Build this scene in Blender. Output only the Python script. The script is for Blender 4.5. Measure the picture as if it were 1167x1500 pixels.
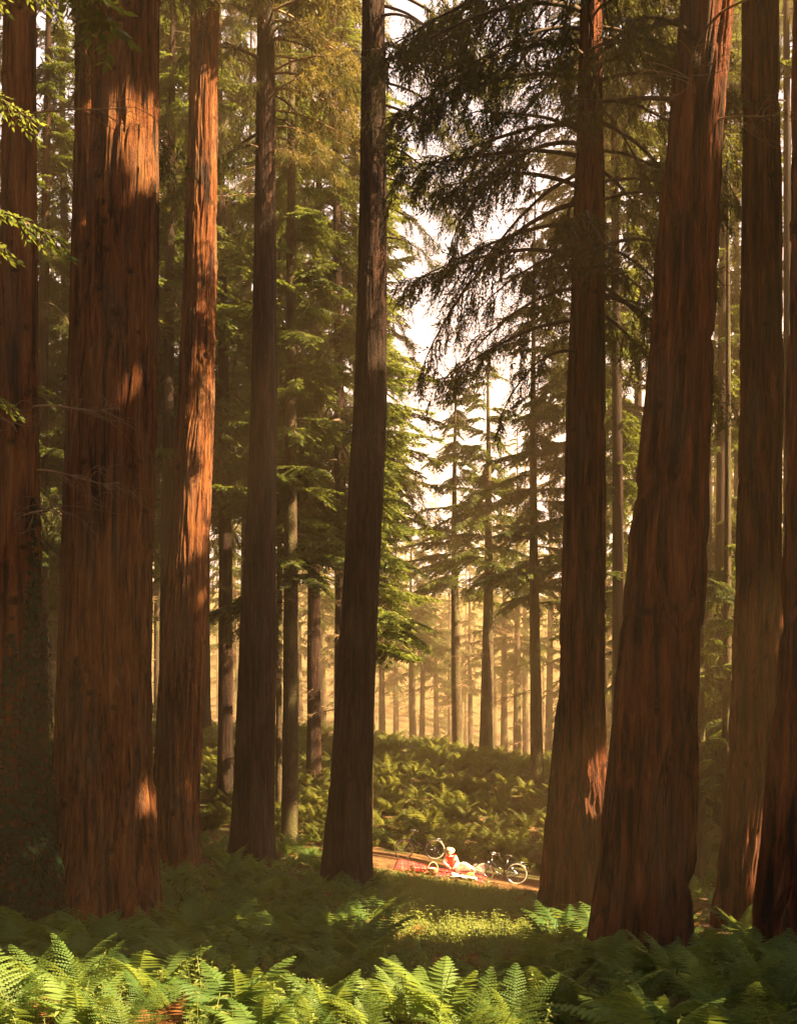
import bpy, bmesh, math, random
import numpy as np
from mathutils import Vector, Matrix, Euler

for o in list(bpy.data.objects):
    bpy.data.objects.remove(o)
sc = bpy.context.scene
COL = sc.collection
R = math.radians

# ------------------------------------------------------------------ camera
EYE = 1.78
FPX, HORIZON = 1800.0, 1208.0          # focal length and eye level in pixels of the 1167 x 1500 photograph
cd = bpy.data.cameras.new('camera')
cam = bpy.data.objects.new('camera', cd)
COL.objects.link(cam)
cam.location = (0, 0, EYE)
cam.rotation_euler = (R(90), 0, 0)
cd.sensor_fit = 'VERTICAL'
cd.sensor_height = 36
cd.lens = 36 * FPX / 1500
cd.shift_y = (HORIZON - 750) / 1500
cd.clip_end = 900
sc.camera = cam

# ------------------------------------------------------------------ sky and sun
SUN_EL, SUN_AZ = R(38), R(105)         # azimuth clockwise from the view direction (+Y)
SUN = Vector((math.cos(SUN_EL) * math.sin(SUN_AZ), math.cos(SUN_EL) * math.cos(SUN_AZ), math.sin(SUN_EL)))
w = bpy.data.worlds.new('World')
sc.world = w
w.use_nodes = True
nt = w.node_tree
bg = nt.nodes['Background']
sky = nt.nodes.new('ShaderNodeTexSky')
sky.sky_type = 'NISHITA'
sky.sun_disc = False
sky.sun_elevation = SUN_EL
sky.sun_rotation = SUN_AZ
sky.air_density = 1.0
sky.dust_density = 4.0
sky.ozone_density = 0.6
tint = nt.nodes.new('ShaderNodeMix')
tint.data_type = 'RGBA'
tint.blend_type = 'MULTIPLY'
tint.inputs['Factor'].default_value = 1
tint.inputs['B'].default_value = (1.08, 1.0, 0.90, 1)
nt.links.new(sky.outputs[0], tint.inputs['A'])
nt.links.new(tint.outputs['Result'], bg.inputs[0])
bg.inputs[1].default_value = 0.05

sd = bpy.data.lights.new('sun', 'SUN')
sd.energy = 5.0
sd.angle = R(0.5)
sd.color = (1.0, 0.75, 0.40)
so = bpy.data.objects.new('sun', sd)
COL.objects.link(so)
so.rotation_euler = SUN.to_track_quat('Z', 'Y').to_euler()
so.location = (30, -10, 60)

sc.view_settings.view_transform = 'Standard'
sc.view_settings.look = 'None'
sc.view_settings.gamma = 1.0
sc.view_settings.use_curve_mapping = False
sc.view_settings.exposure = 3.5
cy = sc.cycles
cy.use_denoising = True
cy.denoising_prefilter = 'NONE'
cy.max_bounces = 6
cy.diffuse_bounces = 3
cy.glossy_bounces = 2
cy.transmission_bounces = 4
cy.volume_bounces = 0
cy.sample_clamp_indirect = 6
cy.use_adaptive_sampling = False

# ------------------------------------------------------------------ noise helpers
def _hash(ix, iy, iz, seed):
    h = (ix.astype(np.int64) * 374761393 + iy.astype(np.int64) * 668265263 + iz.astype(np.int64) * 2147483647 + seed * 1274126177) & 0xFFFFFFFF
    h = ((h ^ (h >> 13)) * 1274126177) & 0xFFFFFFFF
    h = ((h ^ (h >> 16)) * 2246822519) & 0xFFFFFFFF
    return ((h ^ (h >> 15)) & 0xFFFFFF) / float(0xFFFFFF)

def vnoise(x, y, z, seed=0):
    x, y, z = np.broadcast_arrays(x, y, z)
    fx, fy, fz = np.floor(x), np.floor(y), np.floor(z)
    u, v, t = x - fx, y - fy, z - fz
    u, v, t = u*u*(3-2*u), v*v*(3-2*v), t*t*(3-2*t)
    r = 0
    for dx in (0, 1):
        for dy in (0, 1):
            for dz in (0, 1):
                r = r + _hash(fx+dx, fy+dy, fz+dz, seed) * (u if dx else 1-u) * (v if dy else 1-v) * (t if dz else 1-t)
    return r

def sstep(a, b, x):
    t = np.clip((x-a)/(b-a), 0, 1)
    return t*t*(3-2*t)

# ------------------------------------------------------------------ mesh helpers
def mesh_from(name, V, quads=None, tris=None, qm=None, tm=None, mats=(), smooth=False):
    me = bpy.data.meshes.new(name)
    V = np.asarray(V, dtype=np.float32)
    nq = 0 if quads is None else len(quads)
    ntr = 0 if tris is None else len(tris)
    me.vertices.add(len(V))
    me.vertices.foreach_set('co', V.ravel())
    loops, starts, mi = [], [], []
    if nq:
        q = np.asarray(quads, dtype=np.int32)
        loops.append(q.ravel()); starts.append(np.arange(nq)*4)
        mi.append(np.zeros(nq, int) if qm is None else np.broadcast_to(np.asarray(qm), (nq,)))
    if ntr:
        t = np.asarray(tris, dtype=np.int32)
        loops.append(t.ravel()); starts.append(nq*4 + np.arange(ntr)*3)
        mi.append(np.zeros(ntr, int) if tm is None else np.broadcast_to(np.asarray(tm), (ntr,)))
    L = np.concatenate(loops).astype(np.int32)
    me.loops.add(len(L))
    me.loops.foreach_set('vertex_index', L)
    me.polygons.add(nq+ntr)
    me.polygons.foreach_set('loop_start', np.concatenate(starts).astype(np.int32))
    me.polygons.foreach_set('material_index', np.concatenate(mi).astype(np.int32))
    if smooth:
        me.polygons.foreach_set('use_smooth', np.ones(nq+ntr, dtype=bool))
    for m in mats:
        me.materials.append(m)
    me.update(calc_edges=True)
    return me

class MB:
    """collects quads and triangles with a material index"""
    def __init__(s):
        s.v, s.q, s.qm, s.t, s.tm = [], [], [], [], []
        s.n = 0
    def add(s, V, quads=(), tris=(), m=0):
        b = s.n
        s.v.append(np.asarray(V, float).reshape(-1, 3)); s.n += len(s.v[-1])
        for f in quads:
            s.q.append([i+b for i in f]); s.qm.append(m)
        for f in tris:
            s.t.append([i+b for i in f]); s.tm.append(m)
    def tube(s, pts, rad, n=6, m=0, closed=False, caps=True):
        P = np.asarray(pts, float)
        k = len(P)
        rad = np.broadcast_to(np.asarray(rad, float), (k,))
        T = np.gradient(P, axis=0) if not closed else (np.roll(P, -1, 0) - np.roll(P, 1, 0))
        T /= np.linalg.norm(T, axis=1, keepdims=True) + 1e-9
        ref = np.array([0, 0, 1.0]) if abs(T[0][2]) < 0.9 else np.array([1.0, 0, 0])
        V = []
        for i in range(k):
            a = np.cross(T[i], ref)
            if np.linalg.norm(a) < 1e-3:
                a = np.cross(T[i], np.array([0.3, 1, 0.2]))
            a /= np.linalg.norm(a)
            b = np.cross(T[i], a); b /= np.linalg.norm(b)
            ref = -np.cross(T[i], a) * -1 if False else np.cross(a, T[i])
            for j in range(n):
                th = 2*math.pi*j/n
                V.append(P[i] + rad[i]*(math.cos(th)*a + math.sin(th)*b))
        F = []
        for i in range(k if closed else k-1):
            i2 = (i+1) % k
            for j in range(n):
                j2 = (j+1) % n
                F.append((i*n+j, i*n+j2, i2*n+j2, i2*n+j))
        tr = []
        if caps and not closed:
            for j in range(1, n-1):
                tr.append((0, j+1, j)); tr.append(((k-1)*n, (k-1)*n+j, (k-1)*n+j+1))
        s.add(V, F, tr, m)
    def box(s, lo, hi, m=0, M=None):
        x0, y0, z0 = lo; x1, y1, z1 = hi
        V = [(x0,y0,z0),(x1,y0,z0),(x1,y1,z0),(x0,y1,z0),(x0,y0,z1),(x1,y0,z1),(x1,y1,z1),(x0,y1,z1)]
        if M is not None:
            V = [tuple(M @ Vector(v)) for v in V]
        s.add(V, [(0,3,2,1),(4,5,6,7),(0,1,5,4),(1,2,6,5),(2,3,7,6),(3,0,4,7)], (), m)
    def lathe(s, prof, n=20, m=0, c=(0,0,0), M=None):
        V, F = [], []
        for (r, z) in prof:
            for j in range(n):
                a = 2*math.pi*j/n
                p = Vector((r*math.cos(a), r*math.sin(a), z))
                if M is not None: p = M @ p
                V.append((p[0]+c[0], p[1]+c[1], p[2]+c[2]))
        for i in range(len(prof)-1):
            for j in range(n):
                F.append((i*n+j, i*n+(j+1) % n, (i+1)*n+(j+1) % n, (i+1)*n+j))
        s.add(V, F, (), m)
    def mesh(s, name, mats, smooth=False):
        return mesh_from(name, np.concatenate(s.v), s.q, s.t, s.qm or None, s.tm or None, mats, smooth)

def obj(name, me, parent=None, loc=None, rot=None, scale=None):
    o = bpy.data.objects.new(name, me)
    COL.objects.link(o)
    if parent is not None: o.parent = parent
    if loc is not None: o.location = loc
    if rot is not None: o.rotation_euler = rot
    if scale is not None: o.scale = (scale,)*3 if np.isscalar(scale) else scale
    return o

def tag(o, label=None, cat=None, group=None, kind=None):
    if label: o['label'] = label
    if cat: o['category'] = cat
    if group: o['group'] = group
    if kind: o['kind'] = kind
    return o

def empty(name, loc, rz=0.0):
    o = obj(name, None, None, loc, (0, 0, rz))
    o.empty_display_size = 0.3
    return o

# ------------------------------------------------------------------ the lie of the land
_gy = np.array([-80, 0, 12, 24, 34, 39, 42, 46, 50, 60, 68, 82, 110, 200, 260, 330, 380.])
_gz = np.array([0.6, 0, 0, -.35, -.6, -.35, 0, .55, 1.35, 4.2, 5.9, 6.7, 7.6, 11., 30., 62., 75.])
def ground(x, y):
    x = np.asarray(x, float); y = np.asarray(y, float)
    p = (np.interp(y-1.5, _gy, _gz) + 2*np.interp(y, _gy, _gz) + np.interp(y+1.5, _gy, _gz))/4
    tilt = -0.95*np.tanh((x-2.2)/6.5) * sstep(26, 38, y)
    n = (vnoise(x*.22, y*.22, 0.0, 3)-.5)*.5*sstep(46, 56, y) + (vnoise(x*.6, y*.6, 0.0, 5)-.5)*.14
    return p + tilt + n

def gz(x, y): return float(ground(x, y))

def at(px, py, D):                      # a pixel of the photograph at a known distance
    return Vector(((px-583.5)/FPX*D, D, EYE + (HORIZON-py)/FPX*D))

def on_ground(px, py):                  # where the view ray through a pixel meets the ground
    for D in np.arange(6, 140, .1):
        p = at(px, py, D)
        if p.z <= gz(p.x, p.y):
            return p
    return at(px, py, 60)

def on_veg(px, py, h=.45):             # the same for the tops of the undergrowth
    for D in np.arange(6, 140, .1):
        p = at(px, py, D)
        if p.z <= gz(p.x, p.y)+h:
            return p
    return at(px, py, 60)

# spots chosen to be sunlit; boughs left out along their sun rays: (point, radius)
GAPS = []
KEEP = []                               # gaps whose light no stem of the grove may cut
def gap(p, r, keep=False):
    GAPS.append((np.array(p), r)); KEEP.append(keep)
_S = np.array(SUN)
_G = None
def in_gap(c, r=0.0):
    global _G
    if _G is None or len(_G[0]) != len(GAPS):
        _G = (np.array([g[0] for g in GAPS]), np.array([g[1] for g in GAPS]))
    d = np.asarray(c, float)[None] - _G[0]
    t = d @ _S
    q = np.linalg.norm(d - t[:, None]*_S, axis=1)
    return bool(np.any((t > 1.5) & (q < _G[1] + r)))

for py in range(240, 700, 50): gap(at(292, py, 38), 1.1)                # lit stem
for px, py in ((165, 170), (158, 250)): gap(at(px, py, 23.4), .35)
gap(at(140, 560, 23.4), .1)
for px, py in ((168, 1165), (160, 1215)): gap(at(px, py, 23), .25)
for px, py in ((128, 60), (128, 160), (122, 260), (115, 350)): gap(at(px, py, 32), 0)
for px in (0, 50, 110): gap(on_veg(px, 1440), 1.25, True)
for px in (200, 290): gap(on_veg(px, 1488), .8, True)
for px in (400, 500): gap(on_veg(px, 1495), .2)
gap(on_veg(380, 1430), .2)
for x_, y_ in ((0.2, 19.7), (.9, 20.6), (1.6, 20.2), (2.3, 21.0), (1.2, 22.0), (2.2, 22.6), (.3, 21.4)): gap((x_, y_, gz(x_, y_)+.15), .95, True)
for px, py, D in ((430, 900, 72), (560, 900, 70), (640, 1000, 70), (700, 900, 72), (770, 1000, 72), (620, 800, 78), (720, 780, 80), (300, 950, 72), (450, 950, 95), (560, 950, 95), (660, 950, 95), (760, 950, 95), (600, 850, 115), (700, 850, 115), (500, 850, 110), (640, 950, 140), (740, 900, 140), (560, 700, 90), (650, 700, 95), (740, 720, 95)): gap(at(px, py, D), 3.0)
gap(on_veg(820, 1348), .3)
for px in (585, 620, 650, 680, 710, 745, 770): gap(on_ground(px, 1284), 1.0, True)
gap(at(614, 1252, 44.3), 1.0, True); gap(at(590, 1252, 44.3), 1.0, True); gap(at(640, 1252, 44.3), .8, True)
for px, py in ((500, 1262), (540, 1275)): gap(on_ground(px, py), .6)
for px, py in ((430, 1190), (455, 1165), (470, 1215), (420, 1235), (320, 1110), (310, 1170), (560, 1210), (560, 1110)): gap(on_ground(px, py), .7)
for px, py in ((1005, 1340), (1030, 1310), (1020, 1365), (1060, 1350), (1065, 1392), (1090, 1335)): gap(on_veg(px, py, .25), .6)
for px, py in ((420, 80), (460, 130), (480, 40), (390, 140), (350, 60), (500, 90)): gap(at(px, py, 36), 1.6)
for px, py in ((600, 540), (620, 600), (620, 500), (595, 700), (600, 780), (580, 900), (620, 850), (610, 650)): gap(at(px, py, 47), 1.5, True)
for px, py in ((905, 860), (915, 760), (1060, 700), (1065, 850), (1055, 1000), (1060, 560)): gap(at(px, py, 45.5), 1.2, True)
for px, py in ((900, 860), (910, 640), (1050, 700), (1060, 640), (1060, 480), (1060, 980), (920, 500), (1150, 400), (1150, 620)): gap(at(px, py, 50), 2.4)
for px, py in ((15, 60), (20, 230), (30, 260)): gap(at(px, py, 10), .9)
for px, py in ((860, 20), (865, 90), (850, 1180)): gap(at(px, py, 28), .5)
for px, py in ((1120, 570), (1160, 850), (1155, 930)): gap(at(px, py, 24), .4)
for px, py in ((640, 1165), (700, 1140), (765, 1150), (600, 1180), (690, 1195), (745, 1205), (780, 1110), (640, 1100), (720, 1100), (530, 1130), (600, 1120), (560, 1190), (330, 1190), (450, 1110)): gap(on_veg(px, py), .8, True)
for px, py in ((330, 1345), (950, 1445), (470, 1400)): gap(on_veg(px, py), -.25)
for px in (712, 757): gap(at(px, 1275, 41.7), .7, True)
gap(at(860, 250, 17), .9); gap(at(820, 290, 17), .9)

# ------------------------------------------------------------------ materials
def new_mat(name):
    m = bpy.data.materials.new(name)
    m.use_nodes = True
    return m, m.node_tree.nodes, m.node_tree.links

def ramp(nodes, stops):
    r = nodes.new('ShaderNodeValToRGB')
    e = r.color_ramp.elements
    while len(e) < len(stops): e.new(.5)
    for i, (p, c) in enumerate(stops):
        e[i].position = p; e[i].color = (*c, 1)
    return r

def bark_mat(name, cols, xy=5.0, z=.45, bump=.6, lichen=.25, lcol=(.13, .11, .075)):
    m, N, L = new_mat(name)
    b = N['Principled BSDF']
    b.inputs['Roughness'].default_value = .92
    b.inputs['Specular IOR Level'].default_value = .12
    tc = N.new('ShaderNodeTexCoord')
    mp = N.new('ShaderNodeMapping'); mp.inputs['Scale'].default_value = (xy, xy, z)
    L.new(tc.outputs['Object'], mp.inputs[0])
    n1 = N.new('ShaderNodeTexNoise'); n1.inputs['Scale'].default_value = 1.0; n1.inputs['Detail'].default_value = 8; n1.inputs['Roughness'].default_value = .72
    n1.inputs['Distortion'].default_value = .4
    L.new(mp.outputs[0], n1.inputs['Vector'])
    r1 = ramp(N, cols)
    L.new(n1.outputs['Fac'], r1.inputs[0])
    n2 = N.new('ShaderNodeTexNoise'); n2.inputs['Scale'].default_value = 1.3; n2.inputs['Detail'].default_value = 4
    mp3 = N.new('ShaderNodeMapping'); mp3.inputs['Scale'].default_value = (1.4, 1.4, .35)
    L.new(tc.outputs['Object'], mp3.inputs[0]); L.new(mp3.outputs[0], n2.inputs['Vector'])
    r2 = ramp(N, [(.48, (0, 0, 0)), (.68, (lichen,)*3)])
    L.new(n2.outputs['Fac'], r2.inputs[0])
    mx = N.new('ShaderNodeMix'); mx.data_type = 'RGBA'
    L.new(r2.outputs[0], mx.inputs['Factor']); L.new(r1.outputs[0], mx.inputs['A']); mx.inputs['B'].default_value = (*lcol, 1)
    # knot scars, where a knot attribute exists
    at_ = N.new('ShaderNodeAttribute'); at_.attribute_name = 'knot'
    mk = N.new('ShaderNodeMix'); mk.data_type = 'RGBA'
    L.new(at_.outputs['Fac'], mk.inputs['Factor']); L.new(mx.outputs['Result'], mk.inputs['A']); mk.inputs['B'].default_value = (.022, .012, .009, 1)
    L.new(mk.outputs['Result'], b.inputs['Base Color'])
    mp2 = N.new('ShaderNodeMapping'); mp2.inputs['Scale'].default_value = (xy*5, xy*5, z*7)
    L.new(tc.outputs['Object'], mp2.inputs[0])
    n3 = N.new('ShaderNodeTexNoise'); n3.inputs['Scale'].default_value = 1.0; n3.inputs['Detail'].default_value = 5; n3.inputs['Roughness'].default_value = .7
    L.new(mp2.outputs[0], n3.inputs['Vector'])
    bp = N.new('ShaderNodeBump'); bp.inputs['Strength'].default_value = 1.0; bp.inputs['Distance'].default_value = .14
    L.new(n3.outputs['Fac'], bp.inputs['Height']); L.new(bp.outputs[0], b.inputs['Normal'])
    return m

def leaf_mat(name, c1, c2, tr, tf=.4, rough=.55, spec=.25):
    m, N, L = new_mat(name)
    b = N['Principled BSDF']
    b.inputs['Roughness'].default_value = rough
    b.inputs['Specular IOR Level'].default_value = spec
    g = N.new('ShaderNodeNewGeometry')
    n = N.new('ShaderNodeTexNoise'); n.inputs['Scale'].default_value = 1.1; n.inputs['Detail'].default_value = 3
    L.new(g.outputs['Position'], n.inputs['Vector'])
    oi = N.new('ShaderNodeObjectInfo')
    ad = N.new('ShaderNodeMath'); ad.operation = 'MULTIPLY_ADD'; ad.inputs[1].default_value = .45
    su = N.new('ShaderNodeMath'); su.operation = 'SUBTRACT'; su.inputs[1].default_value = .22
    L.new(oi.outputs['Random'], ad.inputs[0]); L.new(n.outputs['Fac'], ad.inputs[2]); L.new(ad.outputs[0], su.inputs[0])
    r = ramp(N, [(.3, c1), (.7, c2)])
    L.new(su.outputs[0], r.inputs[0])
    L.new(r.outputs[0], b.inputs['Base Color'])
    t = N.new('ShaderNodeBsdfTranslucent')
    mt = N.new('ShaderNodeMix'); mt.data_type = 'RGBA'; mt.inputs['Factor'].default_value = .5
    L.new(r.outputs[0], mt.inputs['A']); mt.inputs['B'].default_value = (*tr, 1)
    L.new(mt.outputs['Result'], t.inputs['Color'])
    ms = N.new('ShaderNodeMixShader'); ms.inputs[0].default_value = tf
    L.new(b.outputs[0], ms.inputs[1]); L.new(t.outputs[0], ms.inputs[2])
    L.new(ms.outputs[0], N['Material Output'].inputs['Surface'])
    return m

def plain(name, col, rough=.6, metal=0.0, spec=.4, var=.15, scale=30):
    m, N, L = new_mat(name)
    b = N['Principled BSDF']
    b.inputs['Roughness'].default_value = rough; b.inputs['Metallic'].default_value = metal
    b.inputs['Specular IOR Level'].default_value = spec
    n = N.new('ShaderNodeTexNoise'); n.inputs['Scale'].default_value = scale; n.inputs['Detail'].default_value = 4
    tc = N.new('ShaderNodeTexCoord'); L.new(tc.outputs['Object'], n.inputs['Vector'])
    r = ramp(N, [(.3, tuple(c*(1-var) for c in col)), (.7, tuple(min(1, c*(1+var)) for c in col))])
    L.new(n.outputs['Fac'], r.inputs[0]); L.new(r.outputs[0], b.inputs['Base Color'])
    return m

M = {}
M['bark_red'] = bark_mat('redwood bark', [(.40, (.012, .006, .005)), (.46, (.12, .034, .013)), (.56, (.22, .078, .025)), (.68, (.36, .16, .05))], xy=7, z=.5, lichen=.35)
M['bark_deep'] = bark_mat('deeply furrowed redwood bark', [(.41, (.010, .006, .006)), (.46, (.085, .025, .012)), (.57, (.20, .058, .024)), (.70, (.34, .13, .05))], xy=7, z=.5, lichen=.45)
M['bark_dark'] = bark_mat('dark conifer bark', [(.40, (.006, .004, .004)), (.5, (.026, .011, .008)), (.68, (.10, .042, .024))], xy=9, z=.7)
M['bark_fir'] = bark_mat('fir bark', [(.3, (.04, .026, .016)), (.55, (.09, .06, .034)), (.75, (.16, .12, .06))], xy=3, z=1.6, lichen=.6, lcol=(.14, .15, .05))
M['twig'] = plain('twig bark', (.075, .045, .027), .9, var=.3, scale=4)
M['deadtwig'] = plain('dead twigs', (.24, .14, .07), .85, var=.3, scale=3)
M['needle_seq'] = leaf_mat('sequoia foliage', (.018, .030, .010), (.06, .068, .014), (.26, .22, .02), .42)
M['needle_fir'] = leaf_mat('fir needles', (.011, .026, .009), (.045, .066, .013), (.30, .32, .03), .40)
M['needle_gold_lit'] = leaf_mat('sunlit gold sequoia foliage', (.06, .055, .014), (.15, .12, .03), (.32, .24, .04), .4)  # yellowing sprays, with the gold of sunlight put into the leaf colour
M['needle_young_lit'] = leaf_mat('fresh sunlit fir needles', (.06, .10, .02), (.13, .16, .03), (.38, .38, .05), .45)  # brightness of sunlit sprays put into the needle colour
M['fern'] = leaf_mat('bracken fronds', (.05, .10, .02), (.12, .175, .035), (.34, .40, .055), .45)
M['fern_far'] = leaf_mat('bracken on the bank', (.05, .075, .016), (.13, .14, .03), (.32, .30, .05), .42)
M['herb'] = leaf_mat('herb leaves', (.10, .14, .035), (.19, .22, .055), (.45, .46, .09), .45)
M['ivy'] = leaf_mat('ivy leaves', (.008, .018, .006), (.022, .038, .012), (.05, .08, .015), .15, .7, .15)
M['dead_fern'] = leaf_mat('rust brown dead fern', (.14, .06, .02), (.26, .12, .035), (.3, .14, .04), .3)
M['stem'] = plain('green stems', (.10, .12, .035), .6)

# ground: leaf litter and soil, greener away from the path
def ground_mat():
    m, N, L = new_mat('forest floor')
    b = N['Principled BSDF']; b.inputs['Roughness'].default_value = .95; b.inputs['Specular IOR Level'].default_value = .1
    g = N.new('ShaderNodeNewGeometry')
    n = N.new('ShaderNodeTexNoise'); n.inputs['Scale'].default_value = 2.2; n.inputs['Detail'].default_value = 9; n.inputs['Roughness'].default_value = .7
    L.new(g.outputs['Position'], n.inputs['Vector'])
    r = ramp(N, [(.3, (.055, .03, .016)), (.52, (.14, .068, .03)), (.68, (.24, .12, .045)), (.8, (.10, .085, .03))])
    L.new(n.outputs['Fac'], r.inputs[0])
    n2 = N.new('ShaderNodeTexNoise'); n2.inputs['Scale'].default_value = .6; n2.inputs['Detail'].default_value = 5
    L.new(g.outputs['Position'], n2.inputs['Vector'])
    at_ = N.new('ShaderNodeAttribute'); at_.attribute_name = 'path'
    mm = N.new('ShaderNodeMath'); mm.operation = 'SUBTRACT'; L.new(n2.outputs['Fac'], mm.inputs[0]); L.new(at_.outputs['Fac'], mm.inputs[1])
    r2 = ramp(N, [(.35, (0, 0, 0)), (.55, (.75,)*3)])
    L.new(mm.outputs[0], r2.inputs[0])
    mx = N.new('ShaderNodeMix'); mx.data_type = 'RGBA'
    L.new(r2.outputs[0], mx.inputs['Factor']); L.new(r.outputs[0], mx.inputs['A']); mx.inputs['B'].default_value = (.035, .05, .014, 1)
    L.new(mx.outputs['Result'], b.inputs['Base Color'])
    n3 = N.new('ShaderNodeTexNoise'); n3.inputs['Scale'].default_value = 14; n3.inputs['Detail'].default_value = 6
    L.new(g.outputs['Position'], n3.inputs['Vector'])
    bp = N.new('ShaderNodeBump'); bp.inputs['Distance'].default_value = .06; bp.inputs['Strength'].default_value = .8
    L.new(n3.outputs['Fac'], bp.inputs['Height']); L.new(bp.outputs[0], b.inputs['Normal'])
    return m
M['ground'] = ground_mat()

# ------------------------------------------------------------------ ground sheet
PATH = [(-16, 47.2), (-8, 45.2), (-3.5, 44.2), (0.2, 43.2), (2.2, 42.0), (4.2, 41.5), (7.5, 40.3), (10.5, 38.5), (16, 37)]
PATH2 = [(8.6, 39), (8.2, 33), (7.2, 27), (5.9, 21.5), (5.6, 18.5)]
def path_dist(x, y):
    x = np.asarray(x, float); y = np.asarray(y, float)
    best = np.full(np.broadcast(x, y).shape, 1e9)
    for P, wd in ((PATH, 1.0), (PATH2, .65)):
        for (ax, ay), (bx, by) in zip(P[:-1], P[1:]):
            dx, dy = bx-ax, by-ay
            t = np.clip(((x-ax)*dx+(y-ay)*dy)/(dx*dx+dy*dy), 0, 1)
            best = np.minimum(best, np.hypot(x-ax-t*dx, y-ay-t*dy)/wd)
    return best

def build_ground():
    xs = np.concatenate([np.linspace(-150, -26, 32), np.linspace(-25, 25, 168), np.linspace(26, 150, 32)])
    ys = np.concatenate([np.linspace(-60, -2, 16), np.linspace(-1, 82, 250), np.linspace(84, 360, 56)])
    X, Y = np.meshgrid(xs, ys)
    Z = ground(X, Y)
    V = np.stack([X, Y, Z], -1).reshape(-1, 3)
    nx, ny = len(xs), len(ys)
    i = (np.arange(ny-1)[:, None]*nx + np.arange(nx-1)[None]).ravel()
    Q = np.stack([i, i+1, i+nx+1, i+nx], -1)
    me = mesh_from('forest_floor', V, Q, mats=[M['ground']], smooth=True)
    a = me.attributes.new('path', 'FLOAT', 'POINT')
    a.data.foreach_set('value', (1-sstep(.7, 1.9, path_dist(X, Y))).ravel().astype(np.float32))
    o = obj('ground', me)
    tag(o, 'brown forest floor of leaf litter sloping up to a bank', 'ground', kind='structure')
build_ground()

# ------------------------------------------------------------------ trunks
def trunk_mesh(name, prof, D, ztop, mat, nseg=128, dz=.07, amp=.03, spacing=.2, zf=.8, flare=.5, flareh=1.2, knots=0, seed=0, lobes=5, zfine=None):
    """prof: rows of (pixel y, left x, right x) read off the photograph for a stem standing at distance D.
    Returns the mesh in coordinates relative to the stem's base, and the base point."""
    prof = sorted(prof, key=lambda p: -p[0])
    z = np.array([EYE + (HORIZON-p[0])/FPX*D for p in prof])
    cx = np.array([((p[1]+p[2])/2-583.5)/FPX*D for p in prof])
    r = np.array([(p[2]-p[1])/2/FPX*D for p in prof])
    bx = cx[0]; bz = gz(bx, D)
    zfine = zfine or (EYE + (HORIZON+20)/FPX*D)
    zf_ = np.arange(bz-.35, min(zfine, ztop), dz)
    zc = np.linspace(min(zfine, ztop), ztop, 24) if ztop > zfine else np.array([])
    zz = np.concatenate([zf_, zc[1:]]) if len(zc) else zf_
    # continue the lean and taper to the tip
    sl = (cx[-1]-cx[0])/(z[-1]-z[0]) * .6
    z2 = np.concatenate([[bz-.5], z, [ztop]])
    c2 = np.concatenate([[cx[0]], cx, [cx[-1]+sl*(ztop-z[-1])]])
    r2 = np.concatenate([[r[0]], r, [.05]])
    ker = np.ones(9)/9
    C = np.interp(zz, z2, c2); Rr = np.interp(zz, z2, r2)
    th = np.linspace(0, 2*np.pi, nseg, endpoint=False)
    TH, ZZ = np.meshgrid(th, zz)
    rm = np.interp(bz+4, zz, Rr)
    k = rm/spacing
    # wandering of the bark fibres
    wv = (vnoise(np.cos(TH)*k*.5, np.sin(TH)*k*.5, ZZ*.55, seed+11)-.5)*2.2/k
    T2 = TH + wv
    n1 = vnoise(np.cos(T2)*k, np.sin(T2)*k, ZZ*zf, seed)
    n2 = vnoise(np.cos(T2)*k*2.1+7, np.sin(T2)*k*2.1, ZZ*zf*1.9, seed+1)
    n3 = vnoise(np.cos(T2)*k*5+3, np.sin(T2)*k*5, ZZ*zf*2.5, seed+2)
    d = sstep(.01, .13, np.abs(n1-.5))*.75 + n1*.35 + sstep(0, .22, np.abs(n2-.5))*.3 + n3*.3 - .95
    lo = (vnoise(np.cos(TH)*1.3, np.sin(TH)*1.3, ZZ*.25, seed+5)-.5)
    RR = Rr[:, None]*(1+.10*lo)
    h = np.clip((ZZ-bz)/flareh, 0, None)
    fl = np.exp(-h*1.6)*flare
    lob = .55+.45*np.cos(lobes*TH + seed + 1.2*np.sin(TH*2+seed))
    RR = RR*(1+fl*lob*.5)
    D_ = amp*d*np.clip(RR/rm, .2, 1.6)
    kn = np.zeros_like(TH)
    rng = np.random.RandomState(seed+77)
    for _ in range(knots):
        a0, z0 = rng.uniform(0, 2*np.pi), rng.uniform(bz+1.5, min(zfine, ztop))
        s = rng.uniform(.035, .085)
        da = (TH-a0+np.pi) % (2*np.pi)-np.pi
        e = ((da*Rr[:, None])/(s*1.25))**2 + ((ZZ-z0)/(s*.8))**2
        D_ += -.8*s*np.exp(-e*1.4) + .35*s*np.exp(-(np.sqrt(e)-1.7)**2*3)
        kn = np.maximum(kn, np.exp(-e*1.1))
    RR = RR + D_
    X = C[:, None] + RR*np.cos(TH); Y = RR*np.sin(TH)
    V = np.stack([X-bx, Y, ZZ-bz], -1).reshape(-1, 3)
    nr = len(zz)
    i = np.arange(nr-1)[:, None]*nseg
    j = np.arange(nseg)[None]; j2 = (j+1) % nseg
    Q = np.stack([i+j, i+j2, i+nseg+j2, i+nseg+j], -1).reshape(-1, 4)
    me = mesh_from(name, V, Q, mats=[mat], smooth=True)
    a = me.attributes.new('knot', 'FLOAT', 'POINT')
    a.data.foreach_set('value', kn.ravel().astype(np.float32))
    return me, Vector((bx, D, bz)), (lambda z_: (float(np.interp(z_, zz, C)), float(np.interp(z_, zz, Rr))))

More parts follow.
